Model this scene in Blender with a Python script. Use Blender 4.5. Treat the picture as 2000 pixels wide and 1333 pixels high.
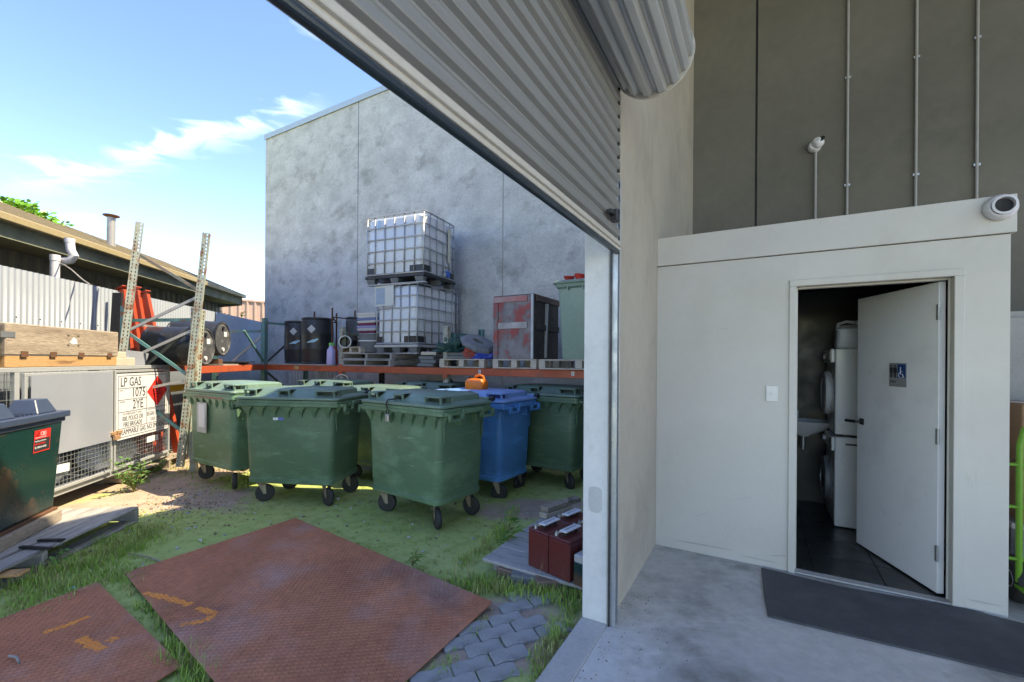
import bpy, bmesh, math, random
from mathutils import Vector, Matrix, Euler
R=math.radians
random.seed(7)
sc=bpy.context.scene
for o in list(bpy.data.objects): bpy.data.objects.remove(o)
# ---------------------------------------------------------------- camera
cam=bpy.data.cameras.new('camera'); co=bpy.data.objects.new('camera',cam); sc.collection.objects.link(co)
co.location=(0,0,1.5); co.rotation_euler=(R(90),R(-0.4),0)
cam.sensor_width=36; cam.lens=860/2000*36; cam.shift_y=0.019; cam.clip_start=0.05; cam.clip_end=600
sc.camera=co
# ---------------------------------------------------------------- sky, sun, exposure
SUN_EL=55.6; SUN_AZ=90.0          # azimuth clockwise from +Y
w=bpy.data.worlds.new('World'); sc.world=w; w.use_nodes=True
nt=w.node_tree; nt.nodes.clear()
def wn(t,**k):
    n=nt.nodes.new(t)
    for a,b in k.items(): setattr(n,a,b)
    return n
sky=wn('ShaderNodeTexSky',sky_type='NISHITA',sun_disc=False,sun_elevation=R(SUN_EL),sun_rotation=R(SUN_AZ),air_density=0.72,dust_density=0.3,ozone_density=1.6)
tc=wn('ShaderNodeTexCoord'); mp=wn('ShaderNodeMapping'); mp.inputs['Rotation'].default_value=(0,R(17),R(35)); mp.inputs['Scale'].default_value=(1.0,3.2,9.0)
n1=wn('ShaderNodeTexNoise'); n1.inputs['Scale'].default_value=1.15; n1.inputs['Detail'].default_value=9; n1.inputs['Roughness'].default_value=.52; n1.inputs['Distortion'].default_value=.35
cr=wn('ShaderNodeValToRGB'); cr.color_ramp.elements[0].position=.66; cr.color_ramp.elements[0].color=(0,0,0,1); cr.color_ramp.elements[1].position=.88; cr.color_ramp.elements[1].color=(.6,.6,.6,1)
mx=wn('ShaderNodeMix',data_type='RGBA'); bg=wn('ShaderNodeBackground'); wo=wn('ShaderNodeOutputWorld')
L=nt.links.new
L(tc.outputs['Generated'],mp.inputs['Vector']); L(mp.outputs[0],n1.inputs['Vector']); L(n1.outputs['Fac'],cr.inputs[0])
def wm(op,a,b=None,cl=False):
    n=wn('ShaderNodeMath',operation=op,use_clamp=cl)
    for i,v in enumerate((a,b)):
        if v is None: continue
        if isinstance(v,(int,float)): n.inputs[i].default_value=v
        else: L(v,n.inputs[i])
    return n.outputs[0]
def wdot(v):
    n=wn('ShaderNodeVectorMath',operation='DOT_PRODUCT'); L(tc.outputs['Generated'],n.inputs[0]); n.inputs[1].default_value=tuple(v); return n.outputs['Value']
def wmr(v,a,b):
    n=wn('ShaderNodeMapRange',interpolation_type='SMOOTHSTEP'); L(v,n.inputs['Value']); n.inputs['From Min'].default_value=a; n.inputs['From Max'].default_value=b; return n.outputs[0]
# one long cirrus streak: a band along a great circle, frayed by noise
r1=Vector((105-1000,860,704-352)).normalized(); r2=Vector((600-1000,860,704-222)).normalized(); nrm=r1.cross(r2).normalized(); mid=(r1*1.1+r2).normalized()
n2=wn('ShaderNodeTexNoise'); n2.inputs['Scale'].default_value=7; n2.inputs['Detail'].default_value=8; n2.inputs['Distortion'].default_value=.6
mp2=wn('ShaderNodeMapping'); mp2.inputs['Rotation'].default_value=(0,R(17),R(35)); mp2.inputs['Scale'].default_value=(.8,2,4.5); L(tc.outputs['Generated'],mp2.inputs['Vector']); L(mp2.outputs[0],n2.inputs['Vector'])
dist=wm('ABSOLUTE',wm('ADD',wdot(nrm),wm('MULTIPLY',wm('SUBTRACT',n2.outputs['Fac'],.5),.13)))
band=wmr(dist,.026,.0); ext=wmr(wdot(mid),.965,.992)
streak=wm('MULTIPLY',wm('MULTIPLY',band,ext),wmr(n2.outputs['Fac'],.28,.75))
L(wm('MAXIMUM',cr.outputs[0],wm('MULTIPLY',streak,.42)),mx.inputs['Factor'])
hs=wn('ShaderNodeHueSaturation'); hs.inputs['Saturation'].default_value=1.25; hs.inputs['Hue'].default_value=.515; L(sky.outputs[0],hs.inputs['Color']); L(hs.outputs[0],mx.inputs['A']); mx.inputs['B'].default_value=(3.6,4.6,6.0,1)
L(mx.outputs['Result'],bg.inputs['Color']); bg.inputs['Strength'].default_value=.15; L(bg.outputs[0],wo.inputs[0])
sl=bpy.data.lights.new('sun','SUN'); so=bpy.data.objects.new('sun',sl); sc.collection.objects.link(so)
sl.energy=2.0; sl.angle=R(.5); sl.color=(.98,.97,.96)
sdir=Vector((math.sin(R(SUN_AZ))*math.cos(R(SUN_EL)),math.cos(R(SUN_AZ))*math.cos(R(SUN_EL)),math.sin(R(SUN_EL))))
so.rotation_euler=sdir.to_track_quat('Z','Y').to_euler()
sc.view_settings.view_transform='Standard'; sc.view_settings.look='None'; sc.view_settings.exposure=2.33; sc.view_settings.gamma=1
sc.view_settings.use_curve_mapping=False; sc.view_settings.use_white_balance=True; sc.view_settings.white_balance_temperature=10300; sc.view_settings.white_balance_tint=5
sc.render.engine='CYCLES'; sc.cycles.max_bounces=8; sc.cycles.diffuse_bounces=5; sc.cycles.use_denoising=True
sc.render.resolution_x=1024; sc.render.resolution_y=682

# ---------------------------------------------------------------- helpers
FPX=860.;YH=704.;TH=R(.4)
def at(x,y,Y):
    dx=x-1000;dy=y-YH
    return Vector(((dx*math.cos(TH)+dy*math.sin(TH))/FPX*Y,Y,1.5-(-dx*math.sin(TH)+dy*math.cos(TH))/FPX*Y))
def gr(x,y,z):
    dx=x-1000;dy=y-YH; k=(-dx*math.sin(TH)+dy*math.cos(TH)); return at(x,y,(1.5-z)*FPX/k)
A=Vector((math.sin(R(29.7)),math.cos(R(29.7)),0)); B=Vector((A.y,-A.x,0)); Q=Vector((.421,2.58,0)); YA=-R(29.7)
def F(a,b,z=0.): return Q+A*a+B*b+Vector((0,0,z))
def b_at(x,a):   # b on the line a=const seen in column x of the survey photo
    k=(x-1000)/FPX; return (k*(Q.y+A.y*a)-(Q.x+A.x*a))/(B.x-k*B.y)
GZ=-.12
def gz(x,y):
    d=-((Vector((x,y,0))-Q).dot(B))
    t=min(max((d-.1)/1.6,0),1); t=t*t*(3-2*t)
    return -.035+(GZ+.035)*t if d>-.05 else GZ
MATS={}
def srgb(h):
    c=[int(h[i:i+2],16)/255 for i in (0,2,4)]
    return tuple(((v+.055)/1.055)**2.4 if v>.04045 else v/12.92 for v in c)
def mat(name,c1,c2=None,scale=4,rough=.6,metal=0,bump=.1,bscale=None,stain=None,sscale=2,slo=.55,shi=.7,stretch=(1,1,1),rvar=.15,trans=0,samt=1,fine=.12,det=6,scratch=None,sst=(1.2,1.2,16),sct=(.60,.70),grime=0):
    if name in MATS: return MATS[name]
    m=bpy.data.materials.new(name); m.use_nodes=True; t=m.node_tree; N=t.nodes; K=t.links.new
    p=N['Principled BSDF']; tc=N.new('ShaderNodeTexCoord'); mp=N.new('ShaderNodeMapping'); mp.inputs['Scale'].default_value=stretch
    K(tc.outputs['Object'],mp.inputs['Vector'])
    if c2 is None: c2=tuple(v*.75 for v in c1)
    def noise(s,d=det,ro=.6):
        n=N.new('ShaderNodeTexNoise'); n.inputs['Scale'].default_value=s; n.inputs['Detail'].default_value=d; n.inputs['Roughness'].default_value=ro; K(mp.outputs[0],n.inputs['Vector']); return n
    def ramp(n,a,b):
        r=N.new('ShaderNodeMapRange'); r.inputs['From Min'].default_value=a; r.inputs['From Max'].default_value=b; K(n.outputs['Fac'],r.inputs['Value']); return r
    def mixc(fac,a,b):
        x=N.new('ShaderNodeMix'); x.data_type='RGBA'
        if isinstance(fac,float): x.inputs['Factor'].default_value=fac
        else: K(fac,x.inputs['Factor'])
        for s,v in (('A',a),('B',b)):
            if isinstance(v,tuple): x.inputs[s].default_value=(*v,1)
            else: K(v,x.inputs[s])
        return x.outputs['Result']
    n0=noise(scale); r0=ramp(n0,.3,.7); col=mixc(r0.outputs[0],c1,c2)
    if fine:
        nf=noise(scale*14,4); rf=ramp(nf,.35,.75); ml=N.new('ShaderNodeMath'); ml.operation='MULTIPLY'; K(rf.outputs[0],ml.inputs[0]); ml.inputs[1].default_value=fine*2
        col=mixc(ml.outputs[0],col,tuple(v*.45 for v in c2))
    if stain:
        ns=noise(sscale,8,.62); rs=ramp(ns,slo,shi); ms=N.new('ShaderNodeMath'); ms.operation='MULTIPLY'; K(rs.outputs[0],ms.inputs[0]); ms.inputs[1].default_value=samt
        col=mixc(ms.outputs[0],col,stain)
    if scratch:
        m2=N.new('ShaderNodeMapping'); m2.inputs['Scale'].default_value=sst; m2.inputs['Rotation'].default_value=(.08,.1,0); K(tc.outputs['Object'],m2.inputs['Vector'])
        n2=N.new('ShaderNodeTexNoise'); n2.inputs['Scale'].default_value=3.2; n2.inputs['Detail'].default_value=9; n2.inputs['Roughness'].default_value=.7; n2.inputs['Distortion'].default_value=.4; K(m2.outputs[0],n2.inputs['Vector'])
        r2=ramp(n2,*sct); mm=N.new('ShaderNodeMath'); mm.operation='MULTIPLY'; K(r2.outputs[0],mm.inputs[0]); mm.inputs[1].default_value=.55
        col=mixc(mm.outputs[0],col,scratch)
    K(col,p.inputs['Base Color']); p.inputs['Metallic'].default_value=metal
    rr=N.new('ShaderNodeMapRange'); K(n0.outputs['Fac'],rr.inputs['Value']); rr.inputs['From Min'].default_value=.3; rr.inputs['From Max'].default_value=.7
    rr.inputs['To Min'].default_value=max(rough-rvar,.05); rr.inputs['To Max'].default_value=min(rough+rvar,1); K(rr.outputs[0],p.inputs['Roughness'])
    if trans:
        p.inputs['Transmission Weight'].default_value=trans
    if bump:
        nb=noise(bscale or scale*8,5); b=N.new('ShaderNodeBump'); b.inputs['Strength'].default_value=bump; b.inputs['Distance'].default_value=.01; K(nb.outputs['Fac'],b.inputs['Height']); K(b.outputs[0],p.inputs['Normal'])
    MATS[name]=m; return m
class MB:
    def __init__(s): s.v=[];s.f=[];s.m=[]
    def add(s,vs,fs,mi=0,M=None):
        k=len(s.v)
        s.v+= [tuple(M@Vector(v)) for v in vs] if M is not None else [tuple(v) for v in vs]
        s.f+=[tuple(i+k for i in f) for f in fs]; s.m+=[mi]*len(fs); return s
    def box(s,x0,x1,y0,y1,z0,z1,mi=0,M=None,t=0,tb=0):   # t,tb shrink the top / bottom in x,y
        v=[(x0+tb,y0+tb,z0),(x1-tb,y0+tb,z0),(x1-tb,y1-tb,z0),(x0+tb,y1-tb,z0),(x0+t,y0+t,z1),(x1-t,y0+t,z1),(x1-t,y1-t,z1),(x0+t,y1-t,z1)]
        return s.add(v,[(3,2,1,0),(4,5,6,7),(0,1,5,4),(1,2,6,5),(2,3,7,6),(3,0,4,7)],mi,M)
    def bar(s,p,q,w,h,mi=0,up=(0,0,1)):
        p=Vector(p);q=Vector(q);d=(q-p);L_=d.length;d=d.normalized();u=Vector(up)
        if abs(d.dot(u))>.98:u=Vector((1,0,0))
        x=d.cross(u).normalized();y=x.cross(d).normalized()
        M=Matrix((( x.x,d.x,y.x,p.x),(x.y,d.y,y.y,p.y),(x.z,d.z,y.z,p.z),(0,0,0,1)))
        return s.box(-w/2,w/2,0,L_,-h/2,h/2,mi,M)
    def cyl(s,p,q,r,r2=None,n=12,caps=True,mi=0):
        r2=r if r2 is None else r2
        return s.tube([p,q],[r,r2],n,caps,mi)
    def tube(s,pts,r,n=8,caps=True,mi=0,closed=False):
        pts=[Vector(p) for p in pts]; m=len(pts); rs=r if isinstance(r,(list,tuple)) else [r]*m
        vs=[];fs=[];px=None
        for i,p in enumerate(pts):
            a=pts[(i-1)%m] if (i>0 or closed) else p; b=pts[(i+1)%m] if (i<m-1 or closed) else p
            d=(b-a).normalized()
            if px is None:
                px=d.orthogonal().normalized() if abs(d.z)<.99 else Vector((1,0,0))
            px=(px-d*px.dot(d)).normalized(); py=d.cross(px)
            for k in range(n):
                t=2*math.pi*k/n; vs.append(p+px*math.cos(t)*rs[i]+py*math.sin(t)*rs[i])
        for i in range(m if closed else m-1):
            j=(i+1)%m
            for k in range(n): fs.append((i*n+k,i*n+(k+1)%n,j*n+(k+1)%n,j*n+k))
        if caps and not closed: fs.append(tuple(range(n))[::-1]); fs.append(tuple((m-1)*n+k for k in range(n)))
        return s.add(vs,fs,mi)
    def lathe(s,prof,n=24,M=None,mi=0,caps=True):
        vs=[];fs=[]
        for r,z in prof:
            for k in range(n): t=2*math.pi*k/n; vs.append((r*math.cos(t),r*math.sin(t),z))
        for i in range(len(prof)-1):
            for k in range(n): fs.append((i*n+k,i*n+(k+1)%n,(i+1)*n+(k+1)%n,(i+1)*n+k))
        if caps: fs.append(tuple(range(n))[::-1]); fs.append(tuple((len(prof)-1)*n+k for k in range(n)))
        return s.add(vs,fs,mi,M)
    def prism(s,poly,h0,h1,M=None,mi=0):   # poly in xy, extruded along z
        n=len(poly); vs=[(x,y,h0) for x,y in poly]+[(x,y,h1) for x,y in poly]
        fs=[tuple(range(n))[::-1],tuple(range(n,2*n))]+[(i,(i+1)%n,(i+1)%n+n,i+n) for i in range(n)]
        return s.add(vs,fs,mi,M)
    def loft(s,rings,mi=0,caps=True,M=None):
        n=len(rings[0]); vs=[v for r in rings for v in r]; fs=[]
        for i in range(len(rings)-1):
            for k in range(n): fs.append((i*n+k,i*n+(k+1)%n,(i+1)*n+(k+1)%n,(i+1)*n+k))
        if caps: fs.append(tuple(range(n))[::-1]); fs.append(tuple((len(rings)-1)*n+k for k in range(n)))
        return s.add(vs,fs,mi,M)
    def mesh(s,name,mats,smooth=False):
        me=bpy.data.meshes.new(name); me.from_pydata(s.v,[],s.f)
        if not isinstance(mats,(list,tuple)): mats=[mats]
        for m in mats: me.materials.append(m)
        me.polygons.foreach_set('material_index',s.m)
        if smooth: me.polygons.foreach_set('use_smooth',[True]*len(s.f))
        me.update(); return me
    def build(s,name,mats,parent=None,bevel=0,smooth=False,loc=None,rot=None,label=None,seg=1):
        return link(s.mesh(name,mats,smooth),name,parent,bevel,loc,rot,label,smooth,seg)
def link(me,name,parent=None,bevel=0,loc=None,rot=None,label=None,smooth=False,seg=1):
    o=bpy.data.objects.new(name,me); sc.collection.objects.link(o)
    if parent: o.parent=parent
    if loc is not None: o.location=loc
    if rot is not None: o.rotation_euler=rot if isinstance(rot,(tuple,Euler)) else (0,0,rot)
    if bevel:
        b=o.modifiers.new('bevel','BEVEL'); b.width=bevel; b.segments=seg; b.limit_method='ANGLE'; b.angle_limit=R(35)
        if smooth: b.harden_normals=False
    if smooth:
        for p in me.polygons: p.use_smooth=True
        me.set_sharp_from_angle(angle=R(38))
    if label: o['label']=label
    return o
def thing(name,label,cat,loc=(0,0,0),rot=0,group=None):
    o=bpy.data.objects.new(name,None); sc.collection.objects.link(o); o.location=loc; o.empty_display_size=.1
    o.rotation_euler=rot if isinstance(rot,(tuple,Euler)) else (0,0,rot)
    o['label']=label;o['category']=cat
    if group:o['group']=group
    return o
def tag(o,label,cat,group=None):
    o['label']=label;o['category']=cat
    if group:o['group']=group
    return o
def struct(o,kind='structure'): o['kind']=kind; return o
def dup(root,loc,rot,label,group=None):
    r=root.copy(); sc.collection.objects.link(r); r.location=loc; r.rotation_euler=rot if isinstance(rot,(tuple,Euler)) else (0,0,rot); r['label']=label
    if group:r['group']=group
    for ch in list(root.children):
        c=ch.copy(); sc.collection.objects.link(c); c.parent=r
        for g in list(ch.children):
            d=g.copy(); sc.collection.objects.link(d); d.parent=c
    return r
def text(s,size,name,m,parent,loc,rot,sx=1.0,align='LEFT',depth=.0008):
    cu=bpy.data.curves.new(name,'FONT'); cu.body=s; cu.size=size; cu.align_x=align; cu.extrude=depth; cu.resolution_u=2
    t=bpy.data.objects.new('tmp_text',cu); sc.collection.objects.link(t)
    bpy.context.view_layer.update()
    me=bpy.data.meshes.new_from_object(t.evaluated_get(bpy.context.evaluated_depsgraph_get())); bpy.data.objects.remove(t)
    me.transform(Matrix.Diagonal((sx,1,1,1))); me.materials.clear(); me.materials.append(m); me.name=name
    o=link(me,name,parent,loc=loc,rot=rot); return o
def rrect(hx,hy,r,z,n=4):
    out=[]
    for cx,cy,a0 in ((hx-r,hy-r,0),(-hx+r,hy-r,90),(-hx+r,-hy+r,180),(hx-r,-hy+r,270)):
        for k in range(n+1):
            t=R(a0+90*k/n); out.append((cx+r*math.cos(t),cy+r*math.sin(t),z))
    return out
def T(x=0,y=0,z=0,rx=0,ry=0,rz=0): return Matrix.Translation((x,y,z))@Euler((rx,ry,rz)).to_matrix().to_4x4()

# ---------------------------------------------------------------- materials
M_conc=mat('weathered_concrete',(.58,.575,.56),(.40,.40,.395),2.6,.85,0,.3,30,stain=(.21,.205,.19),sscale=3.1,slo=.53,shi=.67,stretch=(.75,1,1.0),samt=.55,fine=.2,det=12)
M_wall=mat('painted_precast',(.40,.355,.29),(.33,.29,.24),.9,.8,0,.1,20,stain=(.20,.175,.15),sscale=1.6,slo=.52,shi=.72,samt=.5,fine=.05)
M_pier=mat('pier_paint',(.66,.655,.63),(.56,.555,.535),1.6,.75,0,.12,20,stain=(.30,.28,.23),sscale=2.2,slo=.54,shi=.72,samt=.6,fine=.08)
M_dark=mat('grey_precast',(.15,.14,.115),(.11,.105,.09),.8,.9,0,.15,18,stain=(.06,.06,.055),sscale=.9,slo=.6,shi=.75,samt=.6,fine=.08)
M_floor=mat('smooth_slab',(.62,.60,.56),(.42,.41,.39),1.1,.6,0,.08,25,stain=(.13,.125,.11),sscale=1.5,slo=.50,shi=.70,samt=.85,fine=.16,det=12,scratch=(.66,.65,.62),sst=(.6,2.2,1),sct=(.58,.75))
M_sill=mat('threshold_concrete',(.46,.45,.42),(.36,.35,.33),3,.75,0,.15,30,stain=(.2,.19,.16),sscale=3,slo=.55,shi=.7,samt=.5)
M_white=mat('partition_paint',(.55,.53,.48),(.51,.49,.445),1.5,.55,0,.02,stain=(.38,.36,.31),sscale=1.3,slo=.54,shi=.78,samt=.45,fine=.03,det=10,scratch=(.36,.35,.32),sst=(2.5,2.5,.5),sct=(.66,.80))
M_door=mat('door_paint',(.80,.80,.81),(.76,.76,.77),1.2,.45,0,.02,stain=(.40,.41,.43),sscale=1.5,slo=.52,shi=.76,samt=.5,fine=.03,det=10,scratch=(.42,.42,.43),sst=(1.2,1.2,2.5),sct=(.62,.80))
M_tile=mat('dark_tile',(.028,.032,.03),(.02,.024,.022),3,.35,0,.03)
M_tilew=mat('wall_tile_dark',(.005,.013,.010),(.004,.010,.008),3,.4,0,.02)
M_grout=mat('grout',(.06,.06,.055),None,5,.9)
M_slat=mat('roller_slat_paint',(.36,.36,.345),(.29,.29,.28),2,.36,.45,.03,stretch=(1,.15,1))
M_slatin=mat('rolled_curtain_steel',(.50,.51,.50),(.42,.43,.43),2,.35,.45,.03,stretch=(1,.1,1))
M_black=mat('black_rubber',(.018,.018,.02),(.012,.012,.014),6,.6,0,.05)
M_blackp=mat('black_plastic',(.022,.025,.03),(.015,.017,.02),3,.38,0,.03,stain=(.09,.085,.075),sscale=4,slo=.6,shi=.8,samt=.5)
M_galv=mat('galvanised_steel',(.50,.52,.54),(.40,.42,.44),9,.42,.75,.04,fine=.15)
M_galvd=mat('dull_galvanised',(.46,.48,.50),(.37,.39,.41),7,.55,.35,.04,fine=.1)
M_steeld=mat('dark_steel',(.08,.08,.085),(.05,.05,.055),8,.5,.7,.05)
M_rust=mat('rusty_steel',(.17,.075,.04),(.09,.045,.03),6,.85,.1,.2)
M_rail=mat('bottom_rail_paint',(.58,.54,.47),(.5,.47,.41),2,.4,.1,.02)
M_seal=mat('rail_seal',(.035,.055,.075),(.02,.03,.04),2,.35,.1,.02)
def binmat(n,c,c2): return mat(n,c,c2,1.6,.42,0,.06,30,stain=tuple(v*1.9+.035 for v in c),sscale=2.6,slo=.50,shi=.78,samt=.55,stretch=(1,1,2.2),fine=.06,rvar=.12,det=9,scratch=tuple(v*2.2+.06 for v in c),sst=(1.0,1.0,9))
M_green=binmat('bin_green_plastic',(.095,.175,.105),(.07,.14,.085))
M_greenl=mat('bin_lid_green_plastic',(.125,.205,.165),(.10,.175,.14),2,.42,0,.05,25,scratch=(.26,.30,.27),sst=(1,1,1),sct=(.56,.72),stain=(.18,.24,.19),sscale=2.2,slo=.5,shi=.75,samt=.45)
M_blue=binmat('bin_blue_plastic',(.035,.22,.50),(.03,.19,.44))
M_bluel=mat('bin_lid_blue_plastic',(.16,.33,.62),(.13,.29,.56),2,.4,0,.04)
M_tread=mat('bin_tyre',(.02,.02,.022),(.035,.034,.03),8,.75,0,.1)
M_hub=mat('castor_hub',(.09,.10,.12),(.06,.07,.08),8,.5,.3)
M_fork=mat('zinc_fork',(.36,.33,.26),(.24,.20,.15),12,.5,.6,.06,stain=(.16,.08,.04),sscale=10,slo=.5,shi=.6)
M_orange=mat('rack_beam_orange',(.50,.095,.04),(.40,.075,.035),3,.5,0,.05,stain=(.22,.08,.05),sscale=5,slo=.55,shi=.68,samt=.7)
M_redb=mat('leaning_beam_red',(.52,.075,.035),(.40,.06,.03),3,.45,0,.05,stain=(.18,.06,.04),sscale=5,slo=.56,shi=.68,samt=.7)
M_teal=mat('rack_teal_paint',(.10,.26,.26),(.08,.2,.2),5,.5,.1,.05,stain=(.22,.11,.06),sscale=9,slo=.55,shi=.65)
M_upr=mat('weathered_upright',(.40,.43,.36),(.32,.36,.32),5,.55,.1,.08,stain=(.24,.105,.05),sscale=6,slo=.5,shi=.62)
M_uprd=mat('dark_upright',(.07,.08,.075),(.05,.055,.055),5,.55,.2)
M_fence=mat('corrugated_fence_zinc',(.20,.23,.265),(.155,.18,.215),1.5,.5,.15,.03,stretch=(.4,.4,.4),fine=.03)
M_fenceb=mat('corrugated_fence_blue',(.10,.22,.36),(.08,.18,.30),1.5,.5,.1,.03)
M_cream=mat('cream_roof_paint',(.36,.29,.16),(.31,.25,.14),2,.55,0,.05,stain=(.36,.30,.19),sscale=3,slo=.6,shi=.72,samt=.5)
M_fascia=mat('old_fascia',(.26,.29,.21),(.15,.165,.12),3,.8,0,.15,stain=(.30,.29,.22),sscale=2.5,slo=.52,shi=.68,samt=.7)
M_shed=mat('olive_shed_wall',(.22,.20,.14),(.17,.155,.105),2,.75,0,.06)
M_shed2=mat('pale_shed_wall',(.28,.30,.22),(.22,.24,.18),2,.75,0,.06)
M_pink=mat('salmon_cladding',(.50,.34,.29),(.45,.30,.26),2,.6,0,.04)
M_pvc=mat('grey_pvc',(.66,.66,.69),(.58,.58,.61),4,.4,0,.02)
M_timb=mat('weathered_timber',(.46,.38,.31),(.28,.22,.17),2.2,.85,0,.35,24,stain=(.10,.075,.055),sscale=3.4,slo=.56,shi=.68,stretch=(4,.45,4),samt=.85,fine=.4,det=10,scratch=(.12,.08,.06),sst=(14,.6,14),sct=(.58,.66))
M_timo=mat('orange_timber',(.56,.30,.12),(.46,.27,.14),2,.8,0,.3,24,stain=(.16,.085,.04),sscale=3.2,slo=.56,shi=.7,stretch=(4,.45,4),fine=.25,det=9)
M_timg=mat('grey_timber',(.40,.385,.36),(.25,.24,.225),3,.85,0,.4,22,stain=(.09,.08,.07),sscale=3.4,slo=.54,shi=.68,stretch=(5,.5,5),samt=.8,fine=.3,det=9,scratch=(.10,.09,.08),sst=(14,.7,14),sct=(.58,.66))
M_timgx=mat('grey_timber_cross',(.46,.45,.44),(.29,.28,.27),3,.85,0,.4,22,stain=(.10,.09,.08),sscale=3.4,slo=.54,shi=.68,stretch=(.5,5,5),samt=.8,fine=.3,det=9,scratch=(.10,.09,.08),sst=(.7,14,14),sct=(.57,.66))
M_timl=mat('pale_timber',(.52,.46,.38),(.42,.36,.29),3,.8,0,.25,22,stain=(.2,.16,.12),sscale=4,slo=.58,shi=.7,stretch=(1,1,3))
M_sheet=mat('silver_sheet',(.36,.39,.46),(.32,.35,.42),1.2,.38,.3,.02,stain=(.46,.48,.54),sscale=1.2,slo=.5,shi=.8,samt=.5,fine=.02)
M_sign=mat('sign_white',(.60,.61,.64),(.56,.57,.60),2,.4,0,0,fine=0)
M_ink=mat('sign_ink',(.03,.03,.035),(.025,.025,.03),2,.5,0,0,fine=0)
M_inkg=mat('faded_ink',(.22,.22,.24),(.18,.18,.2),2,.5,0,0,fine=0)
M_red=mat('hazard_red',(.78,.035,.03),(.72,.03,.03),2,.4,0,0,fine=0)
M_dred=mat('hazard_dark_red',(.30,.01,.01),(.3,.01,.01),2,.5,0,0,fine=0)
M_bb=mat('battery_bin_green',(.006,.038,.036),(.004,.028,.028),1.6,.28,0,.06,14,stain=(.17,.07,.045),sscale=1.5,slo=.50,shi=.60,samt=.9,det=9)
M_bbl=mat('battery_bin_lid_blue',(.045,.065,.115),(.035,.055,.10),2,.4,0,.04)
M_grass=mat('grass_blade',(.26,.42,.06),(.18,.32,.05),3,.6,0,0,fine=0,stain=(.42,.36,.15),sscale=2.5,slo=.50,shi=.64,samt=.8)
M_weed=mat('weed_leaf',(.07,.19,.035),(.10,.25,.04),6,.55,0,0,fine=0)
M_vine=mat('vine_leaf',(.12,.34,.02),(.08,.24,.02),6,.5,0,0,fine=0)
M_stem=mat('weed_stem',(.20,.22,.07),(.16,.12,.05),6,.7,0,0,fine=0)
M_ibc=mat('tank_white_plastic',(.66,.70,.74),(.58,.62,.68),2,.35,0,.03,stain=(.42,.44,.43),sscale=2.5,slo=.56,shi=.8,samt=.4)
M_paper=mat('paper_label',(.70,.72,.74),(.64,.66,.68),4,.6,0,0)
M_pav=mat('paver_grey',(.33,.335,.33),(.22,.225,.225),5,.7,0,.2,40,stain=(.14,.13,.11),sscale=6,slo=.55,shi=.7,samt=.6)
M_brick=mat('old_brick',(.23,.14,.10),(.15,.11,.09),7,.9,0,.3)
M_batt=mat('battery_maroon',(.13,.022,.020),(.10,.018,.017),3,.4,0,.05,stain=(.22,.10,.08),sscale=5,slo=.6,shi=.75,samt=.5)
M_lead=mat('lead_cap',(.42,.44,.46),(.3,.31,.33),9,.4,.5)
M_card=mat('cardboard',(.30,.17,.09),(.25,.14,.075),3,.8,0,.05)
M_lime=mat('lime_paint',(.11,.30,.015),(.09,.26,.015),3,.4,0,.02)
M_appl=mat('appliance_white',(.68,.68,.66),(.63,.63,.61),2,.3,0,0,fine=0)
M_glass=mat('appliance_glass',(.02,.025,.03),(.015,.02,.02),2,.12,0,0,fine=0)
M_crate=mat('dark_crate_panel',(.075,.065,.06),(.05,.045,.042),4,.6,.1,.1,stain=(.17,.15,.14),sscale=4,slo=.55,shi=.7,samt=.6)
M_spray=mat('spray_painted_panel',(.24,.225,.24),(.05,.048,.055),3.4,.5,.1,.08,stain=(.33,.045,.04),sscale=3.3,slo=.48,shi=.57,samt=.85,fine=.1,det=3)
M_tarpg=mat('green_tarp',(.015,.085,.075),(.012,.06,.055),5,.45,0,.15)
M_tarpb=mat('blue_tarp',(.03,.10,.55),(.02,.07,.42),5,.4,0,.1)
M_redm=mat('red_mat',(.50,.10,.07),(.42,.08,.06),5,.6)
M_grub=mat('grey_rubber',(.16,.17,.18),(.12,.13,.14),5,.7,0,.1)
M_oran=mat('orange_plastic',(.85,.20,.02),(.75,.17,.02),5,.35,0,.02)
M_redp=mat('red_plastic',(.70,.045,.03),(.62,.04,.03),5,.35)
M_wheel=mat('wheelie_bin_green',(.19,.29,.25),(.22,.31,.24),1.6,.5,0,.03)
M_brass=mat('padlock_brass',(.62,.36,.20),(.5,.3,.18),9,.4,.4)
M_yel=mat('yellow_beam_paint',(.72,.42,.02),(.62,.36,.02),4,.5)
M_lil=mat('lilac_plastic',(.42,.40,.68),(.38,.36,.62),4,.4)
M_lgreen=mat('green_trigger',(.12,.5,.12),(.1,.42,.1),4,.4)
M_steelp=mat('galv_pole',(.45,.44,.42),(.36,.35,.33),9,.5,.5)
M_cond=mat('conduit_grey',(.30,.295,.28),(.26,.255,.245),4,.5)
M_signm=mat('brushed_sign',(.36,.36,.37),(.33,.33,.34),6,.4,.3,0,fine=0)
M_sblue=mat('access_blue',(.01,.055,.19),(.01,.05,.17),3,.4,0,0,fine=0)
M_mat=mat('rubber_floor_mat',(.075,.078,.08),(.055,.058,.06),3,.85,0,.25,60,stain=(.13,.13,.125),sscale=2,slo=.56,shi=.72,samt=.5)
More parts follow.
